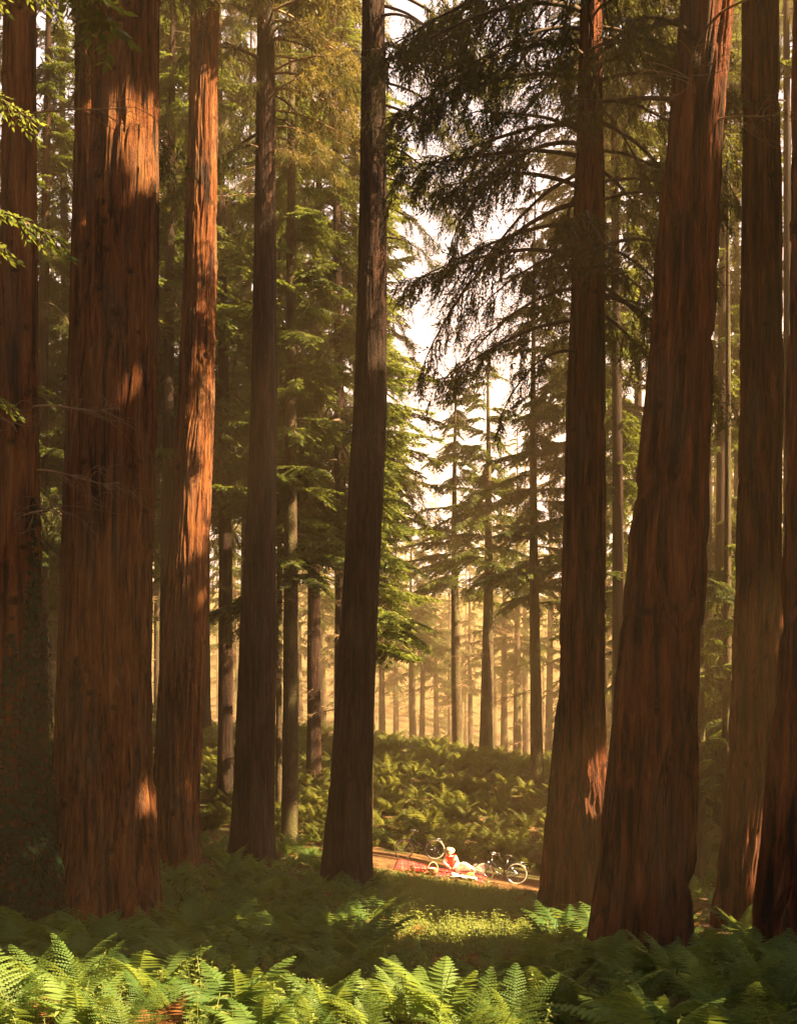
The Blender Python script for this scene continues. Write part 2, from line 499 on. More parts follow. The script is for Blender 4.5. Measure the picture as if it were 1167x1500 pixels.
def generic_trunk(name, h, r, mat, seed, nseg=20):
    zz = np.concatenate([[-.4], np.linspace(0, 2, 9)[0:], np.linspace(2.6, h, 30)])
    th = np.linspace(0, 2*np.pi, nseg, endpoint=False)
    TH, ZZ = np.meshgrid(th, zz)
    RR = r*(1-np.clip(ZZ/h, 0, 1)*.93)*(1+.5*np.exp(-np.clip(ZZ, 0, None)*2.2)*(.6+.4*np.cos(4*TH+seed)))
    RR *= 1+.12*(vnoise(np.cos(TH)*3, np.sin(TH)*3, ZZ*.8, seed)-.5)
    cx = .25*np.sin(ZZ*.12+seed); cx = cx-cx[1:2]
    V = np.stack([cx+RR*np.cos(TH), RR*np.sin(TH), ZZ], -1).reshape(-1, 3)
    nr = len(zz)
    i = np.arange(nr-1)[:, None]*nseg; j = np.arange(nseg)[None]; j2 = (j+1) % nseg
    Q = np.stack([i+j, i+j2, i+nseg+j2, i+nseg+j], -1).reshape(-1, 4)
    return mesh_from(name, V, Q, mats=[mat], smooth=True)

# ------------------------------------------------------------------ boughs
def norm(v):
    return v/(np.linalg.norm(v)+1e-9)

def add_leaves(mb, P, Dr, ln, wd, rng, m=1):
    """kite-shaped sprays: base points P, directions Dr"""
    n = len(P)
    if n == 0: return
    up = rng.normal(size=(n, 3)) + np.array([0, 0, 1.2])
    W = np.cross(Dr, up); W /= np.linalg.norm(W, axis=1, keepdims=True)+1e-9
    ln = ln[:, None]; wd = wd[:, None]
    V = np.stack([P, P+Dr*ln*.45+W*wd*.5, P+Dr*ln, P+Dr*ln*.45-W*wd*.5], 1).reshape(-1, 3)
    b = mb.n
    mb.v.append(V); mb.n += len(V)
    idx = np.arange(n)*4+b
    mb.q.extend(np.stack([idx, idx+1, idx+2, idx+3], -1).tolist()); mb.qm.extend([m]*n)

def bough_fir(seed, L=4.0, mats=None, droop=.25, lw=.055, ll=.15, dens=1.0):
    rng = np.random.RandomState(seed)
    mb = MB()
    t = np.linspace(0, 1, 14)
    side = rng.uniform(-.12, .12)
    ax = np.stack([t*L, side*L*t*t, L*(.10*t - droop*t*t + .10*np.clip(t-.7, 0, 1))], -1)
    mb.tube(ax, .035*L/4*(1-t*.9)+.004, 5, 0)
    P, Dr = [], []
    ntw = int(34*dens)
    for i in range(ntw):
        for s in (-1, 1):
            u = .10 + .9*(i+rng.rand()*.8)/ntw
            if u > .99 or rng.rand() < .16: continue
            p0 = np.array([np.interp(u, t, ax[:, k]) for k in range(3)])
            d0 = norm(np.array([np.interp(min(u+.02, 1), t, ax[:, k]) for k in range(3)])-np.array([np.interp(u-.02, t, ax[:, k]) for k in range(3)]))
            sd = norm(np.cross([0, 0, 1.], d0))*s
            ang = rng.uniform(.75, 1.05)
            d = norm(d0*math.cos(ang)+sd*math.sin(ang)+np.array([0, 0, rng.uniform(-.5, .05)]))
            l = L*.36*(math.sin(min(u*1.25+.28, 1)*math.pi*.98)**.7*.9+.12)*rng.uniform(.4, 1.2)
            v = np.linspace(0, 1, 4)[:, None]
            tw = p0 + d*l*v + np.array([0, 0, -1.])*l*.22*v*v
            mb.tube(tw, np.linspace(.010, .003, 4), 3, 0, caps=False)
            k = max(3, int(l/.065*dens))
            for j in range(k):
                vv = (j+.5)/k
                q = p0 + d*l*vv + np.array([0, 0, -1.])*l*.22*vv*vv
                for s2 in (-1, 1):
                    sd2 = norm(np.cross([0, 0, 1.], d))*s2
                    dd = norm(d*.75+sd2*rng.uniform(.5, 1.0)+np.array([0, 0, rng.uniform(-.45, .2)]))
                    P.append(q); Dr.append(dd)
            P.append(tw[-1]); Dr.append(d)
    P = np.array(P); Dr = np.array(Dr)
    n = len(P)
    add_leaves(mb, P, Dr, ll*rng.uniform(.7, 1.4, n), lw*rng.uniform(.8, 1.5, n), rng)
    return mb.mesh('bough', mats or [M['twig'], M['needle_fir']])

def bough_seq(seed, L=4.5, mats=None, drop=.75, upturn=.15, bare=.25, clump=1.0, lw=.038, ll=.13):
    """long drooping sequoia limb with hanging tassels of cord-like foliage"""
    rng = np.random.RandomState(seed)
    mb = MB()
    t = np.linspace(0, 1, 18)
    wob = np.cumsum(rng.normal(0, .02, (18, 3)), axis=0)*L*.3
    ax = np.stack([L*(t-.18*t**3), rng.uniform(-.25, .25)*L*t*t, L*(.10*t - drop*t**1.7 + upturn*t**4)], -1)+wob*t[:, None]
    mb.tube(ax, .05*L/4.5*(1-t*.92)+.004, 6, 0)
    P, Dr = [], []
    def spray(p0, d, l, nseg, r0):
        v = np.linspace(0, 1, nseg)[:, None]
        g = np.array([0, 0, -1.])
        cv = rng.normal(0, .18, 3)
        tw = p0 + d*l*(v-.25*v*v) + g*l*.62*v*v + cv*l*(v*v-v)
        mb.tube(tw, np.linspace(r0, .003, nseg), 3, 0, caps=False)
        return tw
    for i in range(26):
        u = bare + (1-bare)*(i+rng.rand())/26
        if rng.rand() < .1: continue
        p0 = np.array([np.interp(u, t, ax[:, k]) for k in range(3)])
        d0 = norm(np.array([np.interp(min(u+.03, 1), t, ax[:, k]) for k in range(3)])-p0+1e-4)
        az = rng.uniform(0, 2*np.pi)
        rd = norm(np.array([0.2, math.cos(az), math.sin(az)*.6-.25]))
        d = norm(d0*.6+rd)
        l = L*.20*rng.uniform(.5, 1.25)*(1.15-u*.4)
        tw = spray(p0, d, l, 6, .012)
        for j in range(int(9*clump)):
            v = rng.uniform(.15, 1)
            q = np.array([np.interp(v, np.linspace(0, 1, 6), tw[:, k]) for k in range(3)])
            dd = norm(norm(tw[-1]-tw[0])+rng.normal(0, .55, 3)+np.array([0, 0, -.35]))
            l2 = rng.uniform(.14, .42)
            nn = int(l2/.042)
            for k in range(nn):
                vv = k/nn
                P.append(q+dd*l2*vv+np.array([0, 0, -.25*l2*vv*vv]))
                Dr.append(norm(dd+rng.normal(0, .38, 3)))
    P = np.array(P); Dr = np.array(Dr); n = len(P)
    add_leaves(mb, P, Dr, ll*rng.uniform(.6, 1.3, n), lw*rng.uniform(.6, 1.3, n), rng)
    return mb.mesh('limb', mats or [M['twig'], M['needle_seq']])

def bough_dead(seed, L=2.0, mats=None, curl=.5, n2=12, r0=.022):
    rng = np.random.RandomState(seed)
    mb = MB()
    t = np.linspace(0, 1, 12)
    ax = np.stack([L*t, rng.uniform(-.2, .2)*L*t*t, L*(-.15*t - curl*t*t*.6+.35*curl*t**4)], -1)
    mb.tube(ax, r0*(1-t*.85)+.002, 5, 0)
    def sub(p0, d, l, r, lev):
        v = np.linspace(0, 1, 7)[:, None]
        c = rng.normal(0, .35, 3)
        tw = p0 + d*l*v + c*l*(v*v-v)*1.2 + np.array([0, 0, -1.])*l*curl*.5*v*v
        mb.tube(tw, np.linspace(r, .0025, 7), 3, 0, caps=False)
        if lev:
            for _ in range(rng.randint(2, 5)):
                q = tw[rng.randint(2, 7)]
                sub(q, norm(d+rng.normal(0, .6, 3)), l*rng.uniform(.3, .6), r*.5, lev-1)
    for i in range(n2):
        u = rng.uniform(.2, 1)
        p0 = np.array([np.interp(u, t, ax[:, k]) for k in range(3)])
        d = norm(np.array([.8, rng.choice([-1, 1])*rng.uniform(.3, 1), rng.uniform(-.6, .3)]))
        sub(p0, d, L*rng.uniform(.2, .5), r0*.45, 1)
    return mb.mesh('dead_branch', mats or [M['deadtwig']])

FIR = [bough_fir(100+i, 4.0, droop=(.18, .34, .46, .26, .40)[i], dens=1.3, lw=.06) for i in range(5)]
FIRY = [bough_fir(150+i, 2.2, [M['twig'], M['needle_young_lit']], droop=.3, lw=.028, ll=.07, dens=1.0) for i in range(2)]
FIRL = [bough_fir(160+i, 3.0, [M['twig'], M['needle_young_lit']], droop=(.2, .3, .4)[i], dens=1.2, lw=.05, ll=.13) for i in range(3)]
SEQ = [bough_seq(200+i, 4.5, drop=(.55, .75, .95, .65, .85, .5)[i], clump=2.3, lw=.03, ll=.11) for i in range(6)]
SEQG = [bough_seq(230+i, 4.5, [M['deadtwig'], M['needle_gold_lit']], drop=(.45, .6, .7)[i], clump=1.5) for i in range(3)]
SEQN = [bough_seq(300+i, 3.0, drop=(.35, .6, .5)[i], clump=1.5, lw=.02, ll=.075, bare=.15) for i in range(3)]
DEAD = [bough_dead(400+i, 2.2, curl=(.3, .6, .9, .5)[i]) for i in range(4)]
DEADF = [bough_dead(450+i, 2.6, curl=.25, n2=20) for i in range(2)]
SEQD = [bough_seq(500+i, 6.0, drop=(.3, .5, .4)[i], clump=2.6, lw=.15, ll=.34, bare=.08) for i in range(3)]
LEN = {}
for lst, l in ((FIR, 4.0), (FIRY, 2.2), (FIRL, 3.0), (SEQ, 4.5), (SEQN, 3.0), (SEQG, 4.5), (SEQD, 6.0), (DEAD, 2.2), (DEADF, 2.6)):
    for me in lst: LEN[me.name] = l
def bough_name(me):
    return 'dead_branch' if me.name.startswith('dead') else 'bough'

rnd = random.Random(7)
def put_bough(root, me, z, az, scale=1.0, tilt=0.0, off=(0, 0), carve=True, flip=1):
    """bough leaving the stem at height z (above the base), azimuth az (0 = +X)"""
    base = Vector(root.location)
    drop = .35 if me in SEQD or me in SEQ else .12
    for k in ((1, .62, .38) if carve else (1,)):
        L = LEN[me.name]*scale*k
        if not carve or not any(in_gap(base+Vector((off[0]+math.cos(az)*L*u, off[1]+math.sin(az)*L*u, z-L*drop*u*u+L*u*math.sin(tilt))), L*.17) for u in (.25, .6, .95)):
            return obj(bough_name(me), me, root, (off[0], off[1], z), (0, -tilt, az), (scale*k, scale*k*flip, scale*k))
    return None

# ---- the large stems, traced from the photograph
STEMS = {}
def stem(key, name, label, prof, D, h, mat, **kw):
    me, base, f = trunk_mesh('trunk', prof, D, gz(0, D)+h, M[mat], **kw)
    root = empty(name, base)
    obj('trunk', me, root)
    tag(root, label, 'tree')
    STEMS[key] = (root, f, base)
    return root

stem('T0', 'redwood_tree', 'redwood whose lower stem is wrapped in dark ivy', [(1290, -28, 78), (1100, -15, 66), (700, 0, 56), (300, 3, 53), (0, 6, 52)], 22, 40, 'bark_red', nseg=144, amp=.035, spacing=.09, zf=.5, knots=60, seed=1, flare=.3)
stem('T1', 'redwood_tree', 'broadest redwood with flared base, red bark and a mossy sunlit scar near the ground', [(1350, 52, 228), (1250, 68, 226), (1150, 80, 222), (1000, 88, 220), (800, 100, 222), (500, 118, 228), (200, 136, 231), (0, 142, 232)], 24, 48, 'bark_red', nseg=320, dz=.055, amp=.10, spacing=.14, zf=.5, knots=120, seed=2, flare=.8, flareh=2.0)
stem('T1b', 'redwood_tree', 'redwood half hidden behind the broadest stem, its right edge sunlit', [(1280, 72, 140), (1000, 84, 140), (500, 102, 142), (200, 110, 141), (0, 112, 140)], 32, 44, 'bark_red', nseg=112, dz=.1, amp=.04, spacing=.1, knots=30, seed=3)
stem('T2', 'redwood_tree', 'redwood with a long orange sunlit stretch of trunk', [(1265, 216, 292), (1150, 224, 292), (1000, 233, 299), (800, 248, 306), (600, 262, 314), (400, 270, 317), (200, 276, 318), (0, 281, 320)], 38, 46, 'bark_red', nseg=208, dz=.08, amp=.075, spacing=.13, zf=.6, knots=90, seed=4, flare=.35)
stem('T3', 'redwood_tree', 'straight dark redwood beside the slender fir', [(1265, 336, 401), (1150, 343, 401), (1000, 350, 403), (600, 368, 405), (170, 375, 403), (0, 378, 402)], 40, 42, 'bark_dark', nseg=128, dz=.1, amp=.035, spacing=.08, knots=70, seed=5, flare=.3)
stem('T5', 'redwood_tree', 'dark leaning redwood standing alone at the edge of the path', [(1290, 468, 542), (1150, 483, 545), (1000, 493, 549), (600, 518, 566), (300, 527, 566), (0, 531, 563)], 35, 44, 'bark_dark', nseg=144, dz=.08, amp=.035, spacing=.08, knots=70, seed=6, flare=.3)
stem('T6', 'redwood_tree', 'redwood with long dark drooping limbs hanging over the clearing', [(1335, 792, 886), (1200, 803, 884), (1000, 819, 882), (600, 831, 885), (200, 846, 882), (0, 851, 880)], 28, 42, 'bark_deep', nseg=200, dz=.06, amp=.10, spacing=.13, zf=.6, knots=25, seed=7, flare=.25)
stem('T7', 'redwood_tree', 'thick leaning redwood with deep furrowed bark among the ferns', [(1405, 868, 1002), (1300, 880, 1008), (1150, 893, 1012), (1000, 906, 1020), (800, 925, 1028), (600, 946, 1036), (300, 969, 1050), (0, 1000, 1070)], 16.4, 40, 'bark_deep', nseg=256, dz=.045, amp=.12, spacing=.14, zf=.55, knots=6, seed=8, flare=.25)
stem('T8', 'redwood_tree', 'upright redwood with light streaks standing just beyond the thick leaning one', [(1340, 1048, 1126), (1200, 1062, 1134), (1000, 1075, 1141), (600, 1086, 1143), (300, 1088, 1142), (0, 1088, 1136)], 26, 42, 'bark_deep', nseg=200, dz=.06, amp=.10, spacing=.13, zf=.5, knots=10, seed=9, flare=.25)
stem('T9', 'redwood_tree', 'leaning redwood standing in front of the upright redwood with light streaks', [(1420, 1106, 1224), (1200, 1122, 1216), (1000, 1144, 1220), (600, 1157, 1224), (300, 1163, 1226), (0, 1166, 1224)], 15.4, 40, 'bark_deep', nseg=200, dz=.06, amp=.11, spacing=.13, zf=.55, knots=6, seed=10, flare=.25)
stem('T4', 'fir_tree', 'slender dark fir with layered boughs between two redwoods', [(1245, 411, 437), (1000, 415, 436), (300, 420, 433), (0, 423, 431)], 45, 34, 'bark_fir', nseg=40, dz=.2, amp=.012, spacing=.1, knots=0, seed=11, flare=.2)
stem('T4b', 'fir_tree', 'thin pale yellow fir stem beside the slender dark fir', [(1230, 403, 413), (700, 406, 413), (0, 408, 412)], 50, 30, 'bark_fir', nseg=24, dz=.25, amp=.008, seed=12, flare=.2)
stem('T10', 'fir_tree', 'slim fir with mossy yellow foot between the furrowed redwoods', [(1290, 1011, 1034), (1000, 1014, 1031), (600, 1017, 1029)], 45, 26, 'bark_fir', nseg=40, dz=.2, amp=.012, spacing=.1, seed=13, flare=.3)

def crown(key, meshes, z0, z1, n, s0, s1, az=None, tilt=(-.1, .15), carve=True, top=.5):
    """boughs round a stem between heights z0 and z1 (world heights)"""
    root, f, base = STEMS[key]
    for i in range(n):
        z = z0+(z1-z0)*(i+rnd.random())/n
        a = rnd.uniform(0, 2*math.pi) if az is None else rnd.uniform(*az)
        cx, rr = f(z)
        k = (z-z0)/(z1-z0)
        sca = rnd.uniform(s0, s1)*(1-(1-top)*k)
        put_bough(root, rnd.choice(meshes), z-base.z, a, sca, rnd.uniform(*tilt), (cx-base.x+math.cos(a)*rr*.7, math.sin(a)*rr*.7), carve, rnd.choice((-1, 1)))

def hand(key, meshes, py, az, scale, tilt=0.0, k=0):
    root, f, base = STEMS[key]
    z = EYE+(HORIZON-py)/FPX*base.y
    cx, rr = f(z)
    put_bough(root, meshes[k % len(meshes)], z-base.z, az, scale, tilt, (cx-base.x+math.cos(az)*rr*.7, math.sin(az)*rr*.7), False)

PI = math.pi
crown('T6', SEQ, 13.5, 40, 84, .75, 1.15)
for i, (py, a, s_, t_) in enumerate([(470, PI+.1, .9, -.15), (420, PI-.4, .85, .1), (520, PI+.6, .7, .0), (380, PI+.2, .95, .2), (330, PI-.2, .9, .25), (280, PI+.5, 1.0, .1), (230, PI, 1.0, .2), (440, -.2, .6, .0), (360, .3, .7, .1), (300, -.5, .7, .15), (400, -1.2, .6, -.1), (350, 1.3, .8, 0), (180, PI-.3, 1.05, .15), (120, PI+.25, 1.0, .2), (150, -.1, .8, .1), (60, PI-.15, 1.1, .1), (20, PI+.4, 1.15, .1), (-30, PI, 1.25, .0), (-70, PI-.4, 1.25, .0), (90, PI+.8, .9, .1), (250, PI-.7, .9, .1), (410, PI+.9, .7, 0), (40, .1, .8, .1), (100, -.6, .8, .1), (220, .2, .7, .1), (270, -.3, .7, .1), (330, PI+1.2, .6, 0)]):
    hand('T6', SEQ, py, a, s_, t_, i)
crown('T5', SEQ, 24, 43, 30, .7, 1.0)
for i, (py, a, s_, t_) in enumerate([(10, -.2, .8, -.3), (120, .1, .7, -.1), (230, -.4, .6, -.1), (-60, .0, 1.0, -.35), (60, .4, .9, .1), (300, .2, .5, -.2), (180, -.6, .5, 0), (-20, .3, 1.0, -.1), (-90, -.3, 1.1, -.2), (90, -.1, .8, .15), (30, -.7, .8, -.1), (150, .5, .75, .1), (260, .0, .6, -.15), (350, -.3, .5, -.1), (210, .35, .7, .1)]):
    hand('T5', SEQ, py, a, s_, t_, i)
crown('T3', SEQ, 23.5, 41, 40, .7, 1.0)
for i, (py, a, s_, t_) in enumerate([(20, -.5, .75, .1), (70, -1.2, .7, .15), (110, -.2, .8, .05), (150, -.9, .7, .1), (40, -1.7, .7, .1), (190, -.4, .6, .0), (90, -2.4, .6, .1), (0, -2.0, .8, .1), (30, .1, .8, .1), (80, .3, .75, .1), (130, .0, .8, .1), (60, -.3, .85, .1), (160, .25, .7, .05), (200, .1, .6, .0), (10, .5, .8, .1), (110, -.6, .8, .1), (230, -1.0, .45, .0), (-30, -.2, .9, .1), (-40, -1.0, .9, .1)]):
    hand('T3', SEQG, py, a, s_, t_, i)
crown('T2', SEQ, 27, 45, 26, .7, 1.0)
crown('T7', SEQ, 15.5, 38, 30, .8, 1.1)
crown('T8', SEQ, 20, 40, 26, .7, 1.0)
crown('T9', SEQ, 16, 38, 22, .8, 1.0)
crown('T1', SEQ, 20, 46, 26, .8, 1.1)
crown('T1b', SEQ, 24, 42, 20, .7, 1.0)
crown('T0', SEQ, 18, 38, 20, .8, 1.0)
for i, (py, a, s_, t_) in enumerate([(150, PI+.25, .85, -.12), (60, PI+.7, .8, -.05), (30, PI-.1, .9, .0), (-60, PI+.4, 1.1, -.2)]):
    hand('T7', SEQN, py, a, s_, t_, i)
for i, (py, a, s_) in enumerate([(170, -.3, .9), (600, -.5, .8), (690, -.2, .8), (760, -.9, .9), (640, -1.4, .7)]):
    hand('T0', DEAD, py, a, s_, .15, i)
for i, (py, a, s_) in enumerate([(-20, -.9, .8), (-30, -2.0, .7), (-10, -.3, .8)]):
    hand('T1', DEAD, py, a, s_, 0, i)
for i, (py, a, s_) in enumerate([(250, -.6, .9), (60, -.4, .9), (290, -2.4, .7)]):
    hand('T3', DEAD, py, a, s_, .1, i)
for i, (py, a, s_) in enumerate([(160, -1.9, .8), (40, -1.2, .8), (190, -.9, .6)]):
    hand('T7', DEAD, py, a, s_, .0, i)
# the dense upper crowns
for key, z0, z1, n in (('T6', 24.5, 41, 46), ('T7', 18, 39, 50), ('T8', 23, 41, 46), ('T9', 17.5, 39, 46), ('T5', 29, 43, 40), ('T3', 30, 41, 36), ('T2', 33, 45, 34), ('T1', 22, 47, 54), ('T1b', 28, 43, 34), ('T0', 20.5, 39, 46)):
    crown(key, SEQD, z0, z1, n, .65, .9, tilt=(-.05, .3), top=.6)
# slender fir: layered boughs
crown('T4', FIR, 9.5, 33, 80, .75, 1.0, tilt=(-.15, .1), top=.35, carve=False)
crown('T4b', FIR, 13, 29, 34, .55, .8, top=.35)
crown('T10', FIR, 6.5, 26, 60, .55, .85, tilt=(-.3, 0), top=.3)
for i in range(10):
    hand('T4', DEADF, rnd.uniform(800, 1010), rnd.uniform(0, 6.28), rnd.uniform(.5, .8), 0, i)

# ---- background and surrounding trees
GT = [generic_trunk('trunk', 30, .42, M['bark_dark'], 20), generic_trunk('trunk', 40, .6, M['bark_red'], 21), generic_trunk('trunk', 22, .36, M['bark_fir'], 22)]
GH = [30, 40, 22]
def back_tree(x, y, h, kind, z0, n, s0, s1, label, group, meshes, top=.3, dead=0, rr=None, carve=True, name='fir_tree', tilt=(-.2, .1), az=None):
    root = empty(name, (x, y, gz(x, y)), 0)
    tag(root, label, 'tree', group)
    s = h/GH[kind]
    rs = s if rr is None else rr/(.42, .6, .36)[kind]
    obj('trunk', GT[kind], root, (0, 0, 0), (0, 0, rnd.uniform(0, 6.28)), (rs, rs, s))
    for i in range(n):
        z = z0+(h*.97-z0)*(i+rnd.random())/n
        k = (z-z0)/(h-z0)
        a = rnd.uniform(0, 2*PI) if az is None else rnd.uniform(*az)
        put_bough(root, rnd.choice(meshes), z, a, rnd.uniform(s0, s1)*(1-(1-top)*k), rnd.uniform(*tilt), (0, 0), carve, rnd.choice((-1, 1)))
    for i in range(dead):
        put_bough(root, rnd.choice(DEADF), rnd.uniform(2.0, z0+1), rnd.uniform(0, 6.28), rnd.uniform(.6, 1.0), 0, (0, 0), False)
    return root

def px_x(px, D): return (px-583.5)/FPX*D
# dense dark conifers closing the view to the left of the clearing
def left_label(px):
    w_ = ('behind the ivy clad redwood' if px < 20 else 'between the ivy clad redwood and the broadest redwood' if px < 120 else 'between the broadest redwood and the redwood with the long sunlit stretch' if px < 280
          else 'between the long sunlit redwood and the straight dark one' if px < 370 else 'between the straight dark redwood and the dark leaning one')
    return 'tall dark green conifer '+w_, 'tall conifers '+w_
for px, D, h, z0 in ((-20, 54, 44, 8), (60, 47, 42, 8), (205, 52, 46, 12), (250, 58, 48, 13), (330, 52, 46, 12), (390, 60, 46, 12), (460, 56, 44, 12), (525, 62, 44, 12), (150, 62, 46, 10), (300, 66, 46, 12), (100, 55, 46, 8), (360, 72, 46, 12), (430, 70, 44, 12), (500, 50, 40, 12), (245, 48, 42, 14)):
    back_tree(px_x(px, D), D, h, 0, z0, 105, .8, 1.35, *left_label(px), FIR+SEQ[:3], .35, 4, rr=.34)
# pale sunlit conifers to the right
def right_label(px):
    w_ = ('behind the redwood with drooping limbs' if px < 895 else 'between the redwood with drooping limbs and the thick leaning redwood' if px < 1000 else 'between the thick leaning redwood and the upright one beyond it' if px < 1095
          else 'beyond the upright redwood with light streaks')
    return 'yellow green conifer '+w_, 'yellow green conifers '+w_
for px, D, h, z0 in ((905, 50, 40, 6), (965, 56, 42, 5), (1055, 53, 42, 4), (1110, 60, 42, 4), (1155, 48, 40, 5), (1225, 55, 42, 5), (850, 60, 36, 9), (1010, 66, 44, 6), (880, 68, 42, 8), (1080, 70, 46, 5), (935, 64, 44, 6), (1180, 64, 46, 5), (1035, 58, 44, 5)):
    back_tree(px_x(px, D), D, h+10, 0, z0, 110, .8, 1.3, *right_label(px), FIR+SEQ[:2], .5, 4, rr=.30)
# trunks on the misty bank
FB = {787: 'conifer rooted partway up the bracken bank below its ridge', 712: 'thickest conifer on the ridge of the bracken bank', 671: 'dark straight conifer beside the thickest one on the ridge'}
for px, D, h, z0, rr in ((605, 105, 20, 9, .32), (617, 124, 22, 9, .34), (671, 74, 22, 10, .36), (712, 70, 22, 10, .42), (738, 118, 28, 10, .38), (757, 108, 28, 10, .38), (787, 60, 28, 9, .32), (803, 130, 40, 11, .45), (640, 150, 26, 9, .4), (690, 155, 30, 10, .4),
                         (560, 112, 26, 9, .34), (580, 150, 28, 9, .4), (455, 100, 30, 10, .34), (475, 130, 34, 10, .4), (325, 92, 34, 10, .32), (440, 145, 36, 10, .45), (232, 84, 30, 9, .3), (840, 92, 34, 9, .32), (900, 82, 34, 9, .3), (1035, 78, 34, 9, .3), (950, 95, 36, 9, .32), (725, 165, 36, 11, .45), (660, 170, 30, 10, .42), (510, 125, 32, 10, .4), (770, 150, 42, 11, .45), (340, 120, 38, 10, .4), (80, 72, 34, 9, .3), (1090, 84, 36, 9, .3), (545, 140, 32, 10, .4), (420, 125, 34, 10, .4)):
    back_tree(px_x(px, D), D, h+2, 2, z0, 46, .85, 1.2, FB.get(px, 'slender conifer fading into golden mist beyond the ridge of the bank'), None if px in FB else 'conifers beyond the ridge', FIR, .3, 8, rr=rr, carve=px > 830)
# firs with fresh boughs, sunlit brightness put into their needle colour
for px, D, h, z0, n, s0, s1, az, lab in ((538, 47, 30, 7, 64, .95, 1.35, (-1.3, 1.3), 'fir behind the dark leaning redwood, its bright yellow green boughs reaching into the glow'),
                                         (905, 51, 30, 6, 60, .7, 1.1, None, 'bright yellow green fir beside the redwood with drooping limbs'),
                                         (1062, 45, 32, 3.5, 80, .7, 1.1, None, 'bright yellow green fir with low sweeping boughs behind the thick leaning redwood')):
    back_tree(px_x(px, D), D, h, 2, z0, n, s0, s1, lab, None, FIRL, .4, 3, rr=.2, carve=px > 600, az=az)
# the grove goes on unseen to the right, crowns carved for sun and shade
SH = 'tall unseen redwood of the grove to the right, its crown placed to shade floor and stems'
def blocks(x, y, h):
    for (P, rr), kp in zip(GAPS, KEEP):
        dx, dy = x-P[0], y-P[1]
        u = (dx*_S[0]+dy*_S[1])/(_S[0]**2+_S[1]**2)
        if u > 0 and P[2]+u*_S[2] < gz(x, y)+h and math.hypot(dx-u*_S[0], dy-u*_S[1]) < .5+(.7 if kp else .05)*max(rr, 0):
            return True
    return False
def grove(spots, label, group, z0=4, n=60, s0=.85, s1=1.15):
    for x, y in spots:
        for tr_ in range(50):
            xx, yy = x+rnd.uniform(-3, 3), y+rnd.uniform(-3, 3)
            if (abs(xx) > .34*yy+6.5 or yy < -3) and not blocks(xx, yy, 48): break
        else: xx, yy = x, y
        back_tree(xx, yy, rnd.uniform(45, 54), 1, z0, n, s0, s1, label, group, SEQD, .5, 0, rr=.6, name='redwood_tree', tilt=(-.1, .3))
grove([(.34*max(y, 0)+9+ix*7.2, y) for y in np.arange(-4, 47, 6) for ix in range(5)] + [(.34*y+10+ix*7.5, y) for y in (50, 56) for ix in range(4)], SH, 'redwoods of the grove to the right', 5, 110, .6, .85)
grove([(-.34*max(y, 0)-9-ix*8, y) for y in np.arange(0, 60, 8) for ix in range(3)], 'tall redwood of the grove beyond the ivy clad stem', 'redwoods of the grove to the left')
grove([(x, y) for y in (-14, -23, -32) for x in np.arange(-36, -4, 8)], 'tall redwood of the grove facing the clearing from across the ferns', 'redwoods of the grove facing the clearing')
for x, y in ((12.5, 15.7), (13.6, 21.0), (19, 14.1), (19.5, 19.3), (25, 12.6)):  # unseen trees added to keep the sun off the broadest stem
    back_tree(x, y, 50, 1, 16, 130, .9, 1.15, SH, 'redwoods of the grove to the right', SEQD, .6, 0, rr=.5, name='redwood_tree', tilt=(-.1, .3))
# a fir whose lit sprays reach into view at the left
root = back_tree(-4.6, 9.5, 22, 2, 10.5, 26, .8, 1.0, 'young fir with fresh sunlit yellow green sprays hanging beside the ivy clad redwood', None, FIR, .3, 0, rr=.25)
for z, a, s_ in ((8.9, .12, .85), (8.4, -.25, .8), (6.9, .05, .9), (6.5, -.3, .8), (5.5, .1, .72), (8.1, .4, .8)):
    put_bough(root, FIRY[int(z*10) % 2], z, a, s_, -.1, (0, 0), False)

# ------------------------------------------------------------------ distant wood behind the bank
FW = 'distant conifer almost dissolved in the golden mist on the far hillside'
for i in range(120):
    D = 94 + (i*37 % 46)*1.1 + rnd.uniform(-2, 2)
    px = -60 + 1290*((i*0.618) % 1)
    if 180 < px < 840: D = 180 + (i*29 % 46)*3.4
    hmax = (EYE + (HORIZON-(600 if 560 < px < 800 else 480 if px < 900 else 420))/FPX*D) - gz(px_x(px, D), D)
    back_tree(px_x(px, D), D, min(40, hmax), 2, 1.0, 46, .8, 1.1, FW, 'distant conifers behind the bank', FIR, .35, 0, rr=.3, carve=px > 840)

